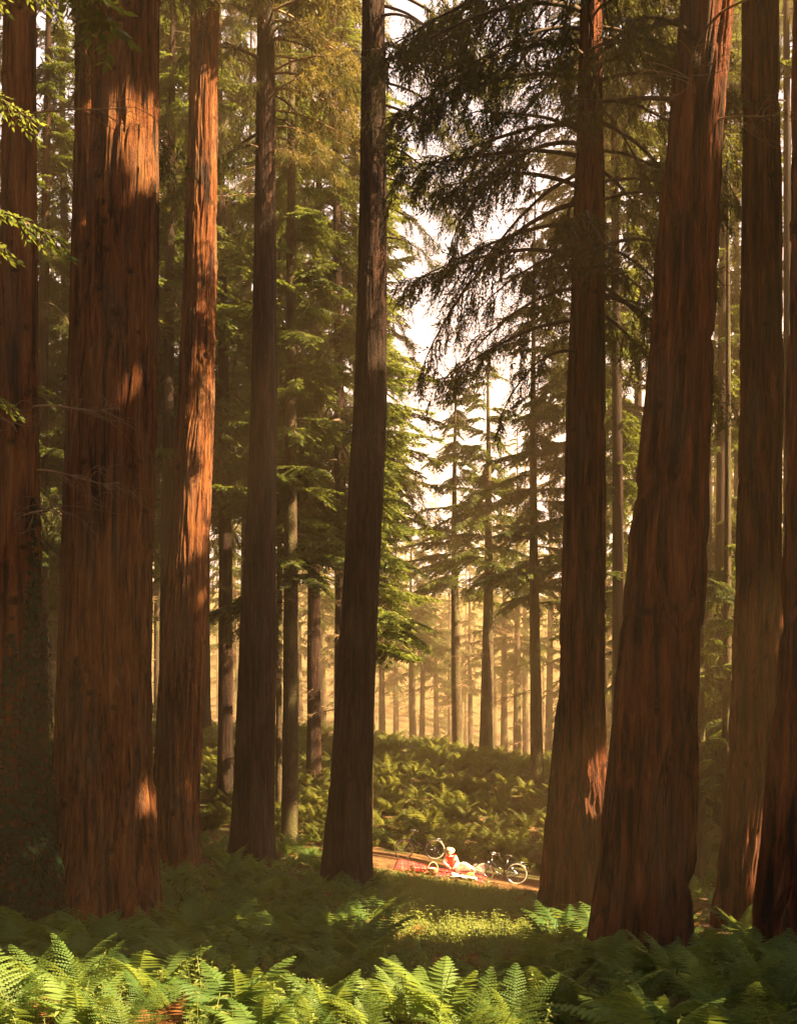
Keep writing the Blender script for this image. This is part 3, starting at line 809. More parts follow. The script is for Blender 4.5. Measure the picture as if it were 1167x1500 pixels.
# ------------------------------------------------------------------ ferns
def frond_arrays(rng, L=.9, pairs=18, detail=1, arch=1.0, wid=.42, lean=.35):
    """one bracken or male-fern frond springing from the origin towards +X.  Returns V, tris"""
    n = 16 if detail else 7
    u = np.linspace(0, 1, n)
    ang = lean + arch*u**1.2*1.15
    step = L/(n-1)
    x = np.concatenate([[0], np.cumsum(np.sin(ang[:-1])*step)])
    z = np.concatenate([[0], np.cumsum(np.cos(ang[:-1])*step)])
    y = .04*np.sin(u*3+rng.rand()*6)*L*u
    ax = np.stack([x, y, z], -1)
    V, T = [], []
    def tri(a, b, c):
        k = len(V); V.extend([a, b, c]); T.append((k, k+1, k+2))
    # rachis: a thin three-sided strip
    for i in range(n-1):
        w0, w1 = .006*(1-u[i])+.0015, .006*(1-u[i+1])+.0015
        a, b = ax[i], ax[i+1]
        s = np.array([0, 1., 0])
        tri(a-s*w0, a+s*w0, b+s*w1); tri(a-s*w0, b+s*w1, b-s*w1)
    st = .16
    for i in range(pairs):
        uu = st+(1-st)*(i+.5)/pairs
        p = np.array([np.interp(uu, u, ax[:, k]) for k in range(3)])
        a = np.interp(uu, u, ang)
        d0 = np.array([math.sin(a), 0, math.cos(a)])
        nrm = np.array([-math.cos(a), 0, math.sin(a)])
        v = (uu-st)/(1-st)
        pl = L*wid*(min(v*4+.55, 1))*(1-v)**.75*rng.uniform(.85, 1.08)+.012
        for s in (-1, 1):
            sd = np.array([0, s, 0.])
            d = norm(sd*1.0+d0*(.28+.5*v)+nrm*rng.uniform(-.22, .05))
            wv = norm(np.cross(nrm, d))*s
            droop = -nrm*pl*.22
            if detail >= 2:
                m = max(4, int(pl/.028))
                for j in range(m):
                    f = (j+.35)/m
                    q = p+d*pl*f+droop*f*f
                    l2 = L*(1-st)/pairs*.5*(1-f)**.5+.003
                    for s2 in (-1, 1):
                        dd = norm(wv*s2+d*.45)
                        hw = d*pl/m*.52
                        tip = q+dd*l2-nrm*l2*.15
                        tri(q-hw, q+hw, tip)
                q0, q1 = p, p+d*pl+droop
                tri(p-wv*.004, p+wv*.004, q1)
            else:
                w_ = (L*(1-st)/pairs)*(.52 if detail else .62)
                mid = p+d*pl*.5+droop*.3
                end = p+d*pl+droop
                if detail:
                    tri(p-wv*w_*.7, mid+wv*w_*.0-wv*w_, end); tri(p+wv*w_*.7, end, mid+wv*w_)
                    tri(p-wv*w_*.7, end, p+wv*w_*.7)
                else:
                    tri(p-wv*w_, end, p+wv*w_)
    return np.array(V), np.array(T)

def rotz(V, a):
    c, s = math.cos(a), math.sin(a)
    return np.stack([V[:, 0]*c-V[:, 1]*s, V[:, 0]*s+V[:, 1]*c, V[:, 2]], -1)

def fern_arrays(seed, nf, pairs, detail, L=.85):
    rng = np.random.RandomState(seed)
    VV, TT, k = [], [], 0
    for i in range(nf):
        V, T = frond_arrays(rng, L*rng.uniform(.6, 1.0), pairs, detail, rng.uniform(.75, 1.15), rng.uniform(.34, .46), rng.uniform(.2, .55))
        V = rotz(V, 2*PI*(i+rng.uniform(-.3, .3))/nf)
        VV.append(V); TT.append(T+k); k += len(V)
    return np.concatenate(VV), np.concatenate(TT)

frng = np.random.RandomState(5)
FROND = [mesh_from('frond', *[(lambda vt: vt[0])(fa)], tris=fa[1], mats=[M['fern']]) for fa in [frond_arrays(np.random.RandomState(60+i), 1.0, 22, 2, (.8, 1.0, 1.15, .65)[i], (.30, .26, .33, .28)[i], (.3, .45, .35, .22)[i]) for i in range(4)]]
FROND_BROWN = [mesh_from('frond', fa[0], tris=fa[1], mats=[M['dead_fern']]) for fa in [frond_arrays(np.random.RandomState(66+i), .9, 20, 2, 1.3, .28, .7) for i in range(2)]]
FERN_MID = [(lambda a: mesh_from('fern', a[0], tris=a[1], mats=[M['fern']]))(fern_arrays(80+i, 7, 17, 1)) for i in range(6)]
FERN_LOW = [fern_arrays(90+i, 6, 12, 0, .8) for i in range(8)]

trunk_xy = [(b.x, b.y, f(b.z+.5)[1]) for (_, f, b) in STEMS.values()]
def clear_of_trunks(x, y, m=.25):
    return all(math.hypot(x-a, y-b) > r*1.25+m for a, b, r in trunk_xy)
pic_c = (1.7, 42.4)
def floor_ok(x, y, pm=1.25):
    if not clear_of_trunks(x, y): return False
    if path_dist(x, y) < pm: return False
    if abs(x-1.8) < 3.6 and 39.8 < y < 45.2: return False
    return True

# --- near ferns: every frond a part
FL = {'lit': 'large sunlit fern with bright yellow green fronds at the front of the undergrowth',
      'shade': 'large shaded fern with broad dark green fronds in the front of the undergrowth'}
near = []
spots = [(22, 1490, 1.05), (75, 1475, .95), (-15, 1470, .9), (120, 1500, .9), (180, 1500, .8), (215, 1478, .62), (300, 1482, .62), (255, 1500, .7), (395, 1500, .75), (455, 1505, .7), (345, 1445, .8),
         (930, 1470, .85), (1000, 1455, .8), (1060, 1470, .9), (1120, 1460, .9), (960, 1500, .9), (1040, 1500, .9), (1100, 1500, .9), (880, 1480, .8), (820, 1490, .8), (750, 1495, .75), (680, 1500, .75), (600, 1502, .7), (540, 1498, .7), (900, 1440, .8), (985, 1425, .75), (1075, 1425, .8), (1140, 1425, .8),
         (270, 1420, .8), (200, 1400, .85), (150, 1410, .8), (90, 1400, .85), (40, 1395, .85), (330, 1400, .8), (250, 1380, .8), (120, 1372, .75), (20, 1355, .8), (65, 1350, .7), (480, 1440, .75), (560, 1440, .7), (640, 1445, .7), (720, 1445, .7), (800, 1440, .75), (1085, 1365, .8), (1150, 1500, .9), (410, 1440, .75), (300, 1340, .8), (240, 1350, .8)]
for i, (px, py, s_) in enumerate(spots):
    p = on_ground(px, py+ (20 if py < 1480 else 0)) if py < 1480 else at(px, py, 0.0)
    if py >= 1480:
        D = frng.uniform(9.2, 11.5)
        p = Vector((px_x(px, D), D, 0))
    x, y = p.x, p.y
    if not clear_of_trunks(x, y, .1): continue
    lit = in_gap((np.array((x, y, gz(x, y)+.3))+_S*8), .15)
    root = empty('fern', (x, y, gz(x, y)-.02), frng.uniform(0, 6.28))
    tag(root, FL['lit' if lit else 'shade'], 'fern', 'large sunlit ferns' if lit else 'large shaded ferns')
    near.append((x, y))
    nf = frng.randint(6, 9)
    for k in range(nf):
        s2 = s_*frng.uniform(.55, 1.1)
        obj('frond', FROND[frng.randint(4)] if frng.rand() > .09 else FROND_BROWN[frng.randint(2)], root, (0, 0, 0), (frng.uniform(-.12, .12), frng.uniform(-.2, .15), 2*PI*(k+frng.uniform(-.3, .3))/nf), (s2, s2*frng.choice([-1, 1]), s2))

# --- the rest of the ferns on the flat: 240 as plants, the rest as ground cover
cand = []
for _ in range(9000):
    y = math.sqrt(frng.uniform(9.0**2, 46.0**2)); x = frng.uniform(-1, 1)*(.34*y+1.5)
    if not floor_ok(x, y): continue
    if 13.5 < y < 34 and -.3 < x < 4.4 and 560 < 583.5+x/y*FPX < 800: continue      # herbs rather than ferns
    if any((x-a)**2+(y-b)**2 < (.3+.012*y)**2 for a, b in near): continue
    if any((x-a)**2+(y-b)**2 < (.26+.009*y)**2 for a, b, *_ in cand): continue
    if y > 31 and 545 < 583.5+x/y*FPX < 815: continue                     # open view to the picnic
    cand.append((x, y))
    if len(cand) > 1500: break
cand.sort(key=lambda c: c[1])
FLM = 'bracken fern with arching green fronds on the floor in front of the path'
for x, y in cand[:245]:
    s_ = frng.choice([.55, .75, .95, 1.3])*frng.uniform(.85, 1.15)*(.8 if y < 14 else 1.0)
    o = obj('fern', FERN_MID[frng.randint(6)], None, (x, y, gz(x, y)-.02), (frng.uniform(-.1, .1), frng.uniform(-.1, .1), frng.uniform(0, 6.28)), s_)
    tag(o, FLM, 'fern', 'bracken ferns on the floor')

def scatter(name, variants, pts, scales, mat, lab, cat, tilt=.15, seed=1, sink=.03):
    rng = np.random.RandomState(seed)
    VV, TT, k = [], [], 0
    pts = np.asarray(pts); z = ground(pts[:, 0], pts[:, 1])
    for i in range(len(pts)):
        V, T = variants[rng.randint(len(variants))]
        V = rotz(V, rng.uniform(0, 6.28))*scales[i]
        V = V + np.stack([V[:, 2]*rng.uniform(-tilt, tilt), V[:, 2]*rng.uniform(-tilt, tilt), 0*V[:, 2]], -1)
        VV.append(V+np.array([pts[i, 0], pts[i, 1], z[i]-sink])); TT.append(T+k); k += len(V)
    o = obj(name, mesh_from(name, np.concatenate(VV), tris=np.concatenate(TT), mats=[mat]))
    return tag(o, lab, cat, kind='stuff')
rest = cand[245:]
scatter('bracken', FERN_LOW, rest, frng.choice([.5, .75, .95, 1.35], len(rest))*frng.uniform(.85, 1.15, len(rest)), M['fern'], 'low green bracken covering the floor between the redwoods', 'bracken')
# the bank behind the path
bank, dead_b = [], []
for _ in range(9000):
    y = frng.uniform(45.2, 74); x = frng.uniform(-1, 1)*(.34*y+2)
    if path_dist(x, y) < 1.3 or not clear_of_trunks(x, y, .1): continue
    if abs(x-1.8) < 3.8 and y < 45.6: continue
    n = float(vnoise(x*.35, y*.35, 0., 21))
    if n > .72 and frng.rand() < .55: dead_b.append((x, y)); continue
    if n < .25 and frng.rand() < .5: continue
    bank.append((x, y))
    if len(bank) > 2950: break
scatter('bracken', FERN_LOW, bank, frng.choice([.6, .9, 1.2, 1.6], len(bank))*frng.uniform(.85, 1.15, len(bank)), M['fern_far'], 'thick bracken covering the bank behind the picnic', 'bracken', seed=2)
scatter('dead_bracken', FERN_LOW, dead_b, frng.uniform(.5, .9, len(dead_b)), M['dead_fern'], 'rust brown dead bracken patches on the bank', 'bracken', tilt=.5, seed=3)

# --- nettles and low herbs
def nettle_arrays(seed, h=.5, npair=9, ls=.09):
    rng = np.random.RandomState(seed)
    V, T = [], []
    def tri(a, b, c):
        k = len(V); V.extend([a, b, c]); T.append((k, k+1, k+2))
    bend = rng.uniform(-.12, .12, 2)
    def axp(u): return np.array([bend[0]*u*u*h*2, bend[1]*u*u*h*2, h*u])
    for i in range(4):
        a, b = axp(i/4), axp((i+1)/4)
        for q in range(3):
            t0, t1 = 2*PI*q/3, 2*PI*(q+1)/3
            r = .005
            a0, a1 = a+np.array([math.cos(t0), math.sin(t0), 0])*r, a+np.array([math.cos(t1), math.sin(t1), 0])*r
            b0, b1 = b+np.array([math.cos(t0), math.sin(t0), 0])*r*.8, b+np.array([math.cos(t1), math.sin(t1), 0])*r*.8
            tri(a0, a1, b1); tri(a0, b1, b0)
    for i in range(npair):
        u = .2+.8*(i+.5)/npair
        p = axp(u); az = (i % 2)*PI/2+rng.uniform(-.4, .4)
        l = ls*(1.25-.75*u)*rng.uniform(.8, 1.2)
        for s in (0, PI):
            a = az+s
            d = norm(np.array([math.cos(a), math.sin(a), rng.uniform(-.3, .45)]))
            sd = np.array([-math.sin(a), math.cos(a), 0])
            st = p+d*l*.25; m1 = p+d*l*.6+np.array([0, 0, -.01]); e = p+d*l*1.35+np.array([0, 0, -l*.35])
            q1, q2 = m1+sd*l*.34+np.array([0, 0, .012]), m1-sd*l*.34+np.array([0, 0, .012])
            tri(st, q1, m1); tri(st, m1, q2); tri(q1, e, m1); tri(m1, e, q2)
    return np.array(V), np.array(T)
NET = [nettle_arrays(700+i, .42+.05*i, 9, .085) for i in range(5)]
NETM = [mesh_from('nettle', v, tris=t, mats=[M['herb']]) for v, t in NET]
for i in range(60):
    D = frng.uniform(8.8, 11.8)
    px = frng.uniform(-20, 560) if i < 48 else frng.uniform(560, 900)
    x = px_x(px, D)
    if any((x-a)**2+(D-b)**2 < .06 for a, b in near): continue
    o = obj('nettle', NETM[i % 5], None, (x, D, gz(x, D)-.02), (frng.uniform(-.15, .15), frng.uniform(-.15, .15), frng.uniform(0, 6.28)), frng.uniform(.7, 1.15))
    tag(o, 'leafy upright nettle with pointed leaves among the front ferns', 'nettle', 'nettles among the front ferns')
hb = []
for _ in range(12000):
    y = math.sqrt(frng.uniform(8.5**2, 47.0**2)); x = frng.uniform(-1, 1)*(.34*y+1.5)
    if not floor_ok(x, y, .9): continue
    dens = .95 if (15 < y < 34 and -.6 < x < 4.2) else .33
    if frng.rand() > dens: continue
    hb.append((x, y))
    if len(hb) > 2200: break
for _ in range(1900):
    x, y = frng.uniform(-.8, 4.5), frng.uniform(16, 41)
    if floor_ok(x, y, .7): hb.append((x, y))
HERB = [nettle_arrays(750+i, .26+.04*i, 6, .11) for i in range(5)]
scatter('herbs', HERB, hb, frng.uniform(.7, 1.35, len(hb)), M['herb'], 'low leafy green herbs carpeting the floor in front of the path', 'herbs', seed=4)

# --- short bright grass in the opening in front of the path
def grass():
    rng = np.random.RandomState(77)
    V, T = [], []
    for _ in range(2600):
        x, y = rng.uniform(-1.0, 4.6), rng.uniform(15.5, 41)
        if not floor_ok(x, y, .55): continue
        z = gz(x, y)-.01
        for _b in range(9):
            a = rng.uniform(0, 6.28); h = rng.uniform(.14, .34); q = np.array([x+rng.normal(0, .09), y+rng.normal(0, .09), z])
            d = np.array([math.cos(a), math.sin(a), 0]); s_ = np.array([-math.sin(a), math.cos(a), 0])*.010
            m_ = q+d*h*.18+np.array([0, 0, h*.65]); e = q+d*h*.6+np.array([0, 0, h])
            k = len(V); V += [q-s_, q+s_, m_+s_*.8, m_-s_*.8, e]; T += [(k, k+1, k+2), (k, k+2, k+3), (k+3, k+2, k+4)]
    o = obj('grass', mesh_from('grass', np.array(V), tris=np.array(T), mats=[M['herb']]))
    tag(o, 'short bright grass in the opening in front of the picnic', 'grass', kind='stuff')
grass()

# --- leafy bushes by the stems
def bush_mesh(seed, n=26, h=.9):
    rng = np.random.RandomState(seed)
    mb = MB()
    P, Dr = [], []
    for _ in range(n):
        a = rng.uniform(0, 6.28); l = h*rng.uniform(.6, 1.2); sp = rng.uniform(.15, .75)
        v = np.linspace(0, 1, 7)[:, None]
        d = np.array([math.cos(a)*sp, math.sin(a)*sp, 1.])
        tw = d*l*v + np.array([math.cos(a), math.sin(a), -.9])*l*.35*v*v
        mb.tube(tw, np.linspace(.007, .003, 7), 3, 0, caps=False)
        for j in range(16):
            u = rng.uniform(.2, 1)
            q = np.array([np.interp(u, v[:, 0], tw[:, k]) for k in range(3)])
            P.append(q); Dr.append(norm(np.array([math.cos(a), math.sin(a), 0])*.5+rng.normal(0, .7, 3)))
    P = np.array(P); Dr = np.array(Dr)
    add_leaves(mb, P, Dr, rng.uniform(.06, .13, len(P)), rng.uniform(.04, .08, len(P)), rng)
    return mb.mesh('bush', [M['twig'], M['fern']])
BUSH = [bush_mesh(800+i) for i in range(3)]
for i, (px, py, s_, where) in enumerate([(262, 1330, 1.1, 'between the broadest redwood and the sunlit one'), (345, 1300, .8, 'at the foot of the straight dark redwood'), (560, 1305, .6, 'at the foot of the dark leaning redwood'), (560, 1235, 1.0, 'on the bank beside the path'), (660, 1190, 1.1, 'high on the bank above the seated person'), (835, 1372, .6, 'in front of the redwood with drooping limbs'), (40, 1350, .9, 'at the foot of the ivy clad redwood')]):
    p = on_ground(px, py)
    o = obj('bush', BUSH[i % 3], None, (p.x, p.y, gz(p.x, p.y)-.03), (0, 0, i*1.7), s_)
    tag(o, 'leafy green bush '+where, 'bush')

# --- fallen branches
for i, (px, py, L_, a, where) in enumerate([(745, 1312, 1.6, .3, 'on the path in front of the bicycle by the pillow'), (470, 1256, 1.8, -.2, 'across the path by the dark leaning redwood'), (1035, 1372, 1.5, .9, 'beside the redwood with the charred flank'), (700, 1110, 3.0, .5, 'high on the bracken bank'), (850, 1300, 1.2, 2.2, 'near the redwood with drooping limbs')]):
    p = on_ground(px, py)
    mb = MB(); rng = np.random.RandomState(900+i)
    t = np.linspace(-.5, .5, 9)
    wob = np.cumsum(rng.normal(0, .03, (9, 2)), axis=0)
    xs_, ys_ = p.x+t*L_*math.cos(a)+wob[:, 0], p.y+t*L_*math.sin(a)+wob[:, 1]
    zs_ = ground(xs_, ys_)+.05+.06*np.abs(wob[:, 0])
    pts = np.stack([xs_-p.x, ys_-p.y, zs_-gz(p.x, p.y)], -1)
    mb.tube(pts, np.linspace(.05, .018, 9), 7)
    for k in (3, 5, 6):
        d = np.array([rng.normal(), rng.normal(), .5]); mb.tube([pts[k], pts[k]+d*.12, pts[k]+d*.25+np.array([.05, 0, .05])], [.018, .012, .005], 5)
    o = obj('fallen_branch', mb.mesh('fallen_branch', [M['bark_fir']], True), None, (p.x, p.y, gz(p.x, p.y)))
    tag(o, 'bare brown fallen branch lying '+where, 'branch')

# --- dead brown fronds among the green
db = []
for _ in range(400):
    y = math.sqrt(frng.uniform(9.0**2, 44.0**2)); x = frng.uniform(-1, 1)*(.34*y+1.5)
    if floor_ok(x, y, 1.0) and float(vnoise(x*.4, y*.4, 0., 41)) > .45: db.append((x, y))
scatter('dead_bracken', FERN_LOW, db[:130], frng.uniform(.4, .85, 130), M['dead_fern'], 'rust brown dead fronds among the green bracken on the floor', 'bracken', tilt=.6, seed=6)

# --- litter of fallen leaves and twigs on the path
def litter():
    rng = np.random.RandomState(9)
    V, T = [], []
    for _ in range(14000):
        y = rng.uniform(16, 49); x = rng.uniform(-1, 1)*(.34*y+1)
        if path_dist(x, y) > 1.9 or not clear_of_trunks(x, y, 0): continue
        a = rng.uniform(0, 6.28); l = rng.uniform(.05, .13); w_ = l*rng.uniform(.15, .5)
        z = gz(x, y)+.008
        d = np.array([math.cos(a), math.sin(a), rng.uniform(-.1, .35)]); s = np.array([-math.sin(a), math.cos(a), rng.uniform(-.3, .3)])
        p = np.array([x, y, z])
        k = len(V); V += [p, p+d*l*.5+s*w_*.5, p+d*l, p+d*l*.5-s*w_*.5]; T += [(k, k+1, k+2), (k, k+2, k+3)]
    m = leaf_mat('fallen leaves', (.16, .07, .025), (.36, .20, .07), (.3, .15, .05), .15)
    o = obj('leaf_litter', mesh_from('leaf_litter', np.array(V), tris=np.array(T), mats=[m]))
    tag(o, 'brown fallen leaves scattered along the path', 'leaf litter', kind='stuff')
litter()

# --- ivy on the left-hand redwood
def ivy():
    root, f, base = STEMS['T0']
    rng = np.random.RandomState(14)
    mb = MB()
    # climbing stems
    for k in range(9):
        a0 = rng.uniform(0, 6.28); pts = []
        top = rng.uniform(4, 7.5)
        for i in range(22):
            z = top*i/21
            a0 += rng.normal(0, .09)
            cx, rr = f(base.z+z)
            rr *= 1.06+.25*math.exp(-z*1.2)
            pts.append((cx-base.x+(rr+.02)*math.cos(a0), (rr+.02)*math.sin(a0), z))
        mb.tube(pts, .014, 4, 0)
    P, Dr, N_ = [], [], []
    V, Q = [], []
    for _ in range(9000):
        z = 8.0*rng.rand()**1.05
        a = rng.uniform(PI*.85, 2.15*PI)
        lim = 5.6+1.6*math.sin(a*2.3+1)+.8*math.sin(a*7)
        if z > lim or (z > lim-1.5 and rng.rand() < .5): continue
        cx, rr = f(base.z+z)
        rr = rr*(1.03+.3*math.exp(-z*1.3))+rng.uniform(.03, .13)
        n = np.array([math.cos(a), math.sin(a), .25])
        p = np.array([cx-base.x+rr*math.cos(a), rr*math.sin(a), z])
        dn = norm(np.array([rng.normal(0, .3), rng.normal(0, .3), -1.])+n*rng.uniform(.1, .7))
        sd = norm(np.cross(dn, n)+rng.normal(0, .15, 3))
        s = rng.uniform(.04, .12)
        k = mb.n
        mb.add([p-dn*s*.3, p+sd*s*.55-dn*s*.1, p+sd*s*.28+dn*s*.25, p+dn*s*.9, p-sd*s*.28+dn*s*.25, p-sd*s*.55-dn*s*.1], [(0, 1, 2, 3), (0, 3, 4, 5)], (), 1)
    o = obj('ivy', mb.mesh('ivy', [M['twig'], M['ivy']]), None, base)
    tag(o, 'dark glossy ivy climbing the lower stem of a redwood', 'ivy')
ivy()
# ------------------------------------------------------------------ picnic in the clearing
def tartan():
    m, N, L = new_mat('red tartan wool')
    b = N['Principled BSDF']; b.inputs['Roughness'].default_value = .95; b.inputs['Specular IOR Level'].default_value = .1
    tc = N.new('ShaderNodeTexCoord'); sx = N.new('ShaderNodeSeparateXYZ'); L.new(tc.outputs['Object'], sx.inputs[0])
    fac = []
    for ax in ('X', 'Y'):
        mu = N.new('ShaderNodeMath'); mu.operation = 'MULTIPLY'; mu.inputs[1].default_value = 2.6; L.new(sx.outputs[ax], mu.inputs[0])
        fr = N.new('ShaderNodeMath'); fr.operation = 'FRACT'; L.new(mu.outputs[0], fr.inputs[0])
        r = ramp(N, [(.0, (1, 1, 1)), (.18, (0, 0, 0)), (.55, (0, 0, 0)), (.57, (.7,)*3), (.60, (0, 0, 0))]); r.color_ramp.interpolation = 'CONSTANT'
        L.new(fr.outputs[0], r.inputs[0]); fac.append(r)
    ad = N.new('ShaderNodeMath'); ad.operation = 'ADD'; L.new(fac[0].outputs[0], ad.inputs[0]); L.new(fac[1].outputs[0], ad.inputs[1])
    r = ramp(N, [(.0, (.44, .04, .03)), (.3, (.55, .28, .22)), (.42, (.20, .03, .03)), (.8, (.05, .03, .04))]); r.color_ramp.interpolation = 'CONSTANT'
    hv = N.new('ShaderNodeMath'); hv.operation = 'MULTIPLY'; hv.inputs[1].default_value = .5; L.new(ad.outputs[0], hv.inputs[0]); L.new(hv.outputs[0], r.inputs[0])
    L.new(r.outputs[0], b.inputs['Base Color'])
    return m
M['tartan'] = tartan()
M['white_cloth'] = plain('white linen', (.78, .72, .62), .9, spec=.1, var=.06)
M['pink_cloth'] = plain('pale pink cotton', (.72, .55, .48), .9, spec=.1, var=.06)
M['china'] = plain('white china', (.8, .78, .74), .25, var=.03)
M['skin'] = plain('skin', (.52, .29, .19), .55, var=.06)
M['red_cloth'] = plain('red cotton', (.52, .06, .035), .9, spec=.1)
M['straw'] = plain('woven straw', (.72, .55, .30), .8, var=.2, scale=90)
M['hair'] = plain('brown hair', (.10, .045, .02), .6, var=.3, scale=60)
M['ribbon'] = plain('dark ribbon', (.12, .03, .03), .7)
M['wicker'] = plain('wicker', (.34, .18, .07), .75, var=.35, scale=55)
M['black_paint'] = plain('black enamel', (.03, .03, .034), .22, spec=.8)
M['chrome'] = plain('chrome', (.62, .60, .58), .22, 1.0)
M['tyre'] = plain('cream grey tyre rubber', (.55, .48, .38), .8)
M['leather'] = plain('black leather', (.03, .022, .018), .5)
M['lamp'] = plain('lamp glass', (.7, .68, .62), .15)
M['reflector'] = plain('red reflector', (.6, .05, .02), .2)
M['juice'] = plain('orange juice', (.75, .42, .05), .2)

def blanket():
    nx, ny = 60, 40
    us = np.linspace(-1.55, 1.55, nx); vs = np.linspace(-.95, .95, ny)
    U, W = np.meshgrid(us, vs)
    c, s = math.cos(-.10), math.sin(-.10)
    ox, oy = 1.45, 42.35
    X = ox+U*c-W*s; Y = oy+U*s+W*c
    edge = np.maximum(np.abs(U)/1.55, np.abs(W)/.95)
    wr = .035*vnoise(U*2.5, W*3.2, 0., 31)+.03*vnoise(U*6, W*6, 0., 32)
    Z = ground(X, Y)+.015+wr*(1-.6*sstep(.85, 1, edge))
    X = X+.06*(vnoise(U*1.5, W*1.5, 0., 33)-.5); Y = Y+.06*(vnoise(U*1.5, W*1.5, 5., 33)-.5)
    base = Vector((ox, oy, gz(ox, oy)))
    V = np.stack([X-base.x, Y-base.y, Z-base.z], -1).reshape(-1, 3)
    i = (np.arange(ny-1)[:, None]*nx+np.arange(nx-1)[None]).ravel()
    Q = np.stack([i, i+1, i+nx+1, i+nx], -1)
    o = obj('blanket', mesh_from('blanket', V, Q, mats=[M['tartan']], smooth=True), None, base)
    so_ = o.modifiers.new('thickness', 'SOLIDIFY'); so_.thickness = .012
    tag(o, 'rumpled red tartan picnic blanket spread on the path', 'blanket')
blanket()

def spot(px, py, D=None):
    if D is None:
        p = on_ground(px, py)
    else:
        p = at(px, py, D)
    return Vector((p.x, p.y, gz(p.x, p.y)+.055))

def soft_box(name, size, mat, label, cat, loc, rot, puff=.35):
    bm = bmesh.new(); bmesh.ops.create_cube(bm, size=1)
    bmesh.ops.subdivide_edges(bm, edges=bm.edges, cuts=7, use_grid_fill=True)
    for v in bm.verts:
        x, y, z = v.co*2
        k = (1-x*x*.9)*(1-y*y*.9)
        v.co.x = size[0]/2*x*(1-.06*y*y); v.co.y = size[1]/2*y*(1-.06*x*x)
        v.co.z = size[2]/2*z*(.25+.75*max(k, 0)**puff)
        v.co.z += .012*math.sin(x*9+y*4)*k
    me = bpy.data.meshes.new(name); bm.to_mesh(me); bm.free()
    for p in me.polygons: p.use_smooth = True
    me.materials.append(mat)
    o = obj(name, me, None, loc, rot)
    return tag(o, label, cat)
soft_box('cushion', (.5, .36, .2), M['tartan'], 'plump red tartan cushion lying by the wicker basket', 'cushion', spot(612, 1279)+Vector((0, 0, .10)), (.25, .1, .3))
soft_box('pillow', (.42, .42, .16), M['pink_cloth'], 'pale pink pillow propped up behind the bicycle front wheel', 'pillow', spot(702, 1284)+Vector((.0, .25, .16)), (1.1, .1, .2))

# wicker basket with a hoop handle
def basket():
    p = spot(634, 1283)
    root = empty('picnic_basket', p, .3)
    tag(root, 'small round wicker basket with a tall hoop handle on the blanket', 'basket')
    mb = MB()
    prof = [(.001, 0), (.13, 0), (.15, .03)]
    for i in range(9):
        z = .03+i*.014; r = .15+i*.004
        prof += [(r+.006, z+.004), (r+.006, z+.010), (r-.001, z+.014)]
    prof += [(.19, .165), (.19, .175), (.172, .175), (.165, .14), (.14, .03), (.001, .02)]
    mb.lathe(prof, 28)
    obj('basket_body', mb.mesh('basket_body', [M['wicker']]), root)
    mb = MB(); th = np.linspace(0, PI, 22)
    mb.tube(np.stack([.175*np.cos(th), 0*th, .15+.24*np.sin(th)], -1), .013, 8)
    obj('handle', mb.mesh('handle', [M['straw']], True), root)
    mb = MB()
    nx = 14
    us = np.linspace(-.14, .14, nx)
    U, W = np.meshgrid(us, us)
    Z = .15+.05*vnoise(U*14, W*14, 0., 3)+.03*np.exp(-(U*U+W*W)*60)
    k = np.hypot(U, W); sc_ = np.where(k > .145, .145/np.maximum(k, 1e-6), 1)
    V = np.stack([U*sc_, W*sc_, Z-.06*sstep(.1, .16, k)], -1).reshape(-1, 3)
    i = (np.arange(nx-1)[:, None]*nx+np.arange(nx-1)[None]).ravel()
    o = obj('napkin', mesh_from('napkin', V, np.stack([i, i+1, i+nx+1, i+nx], -1), mats=[M['white_cloth']], smooth=True), None, p)
    tag(o, 'crumpled white napkin lying inside the wicker basket', 'napkin')
basket()

def plate(px, py, label):
    p = spot(px, py)
    mb = MB(); mb.lathe([(.001, .006), (.07, .006), (.085, .016), (.125, .026), (.128, .03), (.12, .032), (.08, .021), (.065, .012), (.001, .011)], 28)
    o = obj('plate', mb.mesh('plate', [M['china']], True), None, p)
    tag(o, label, 'plate')
plate(645, 1287, 'white china plate on the blanket near the wicker basket')
plate(664, 1288, 'white china plate on the blanket in front of the seated person')

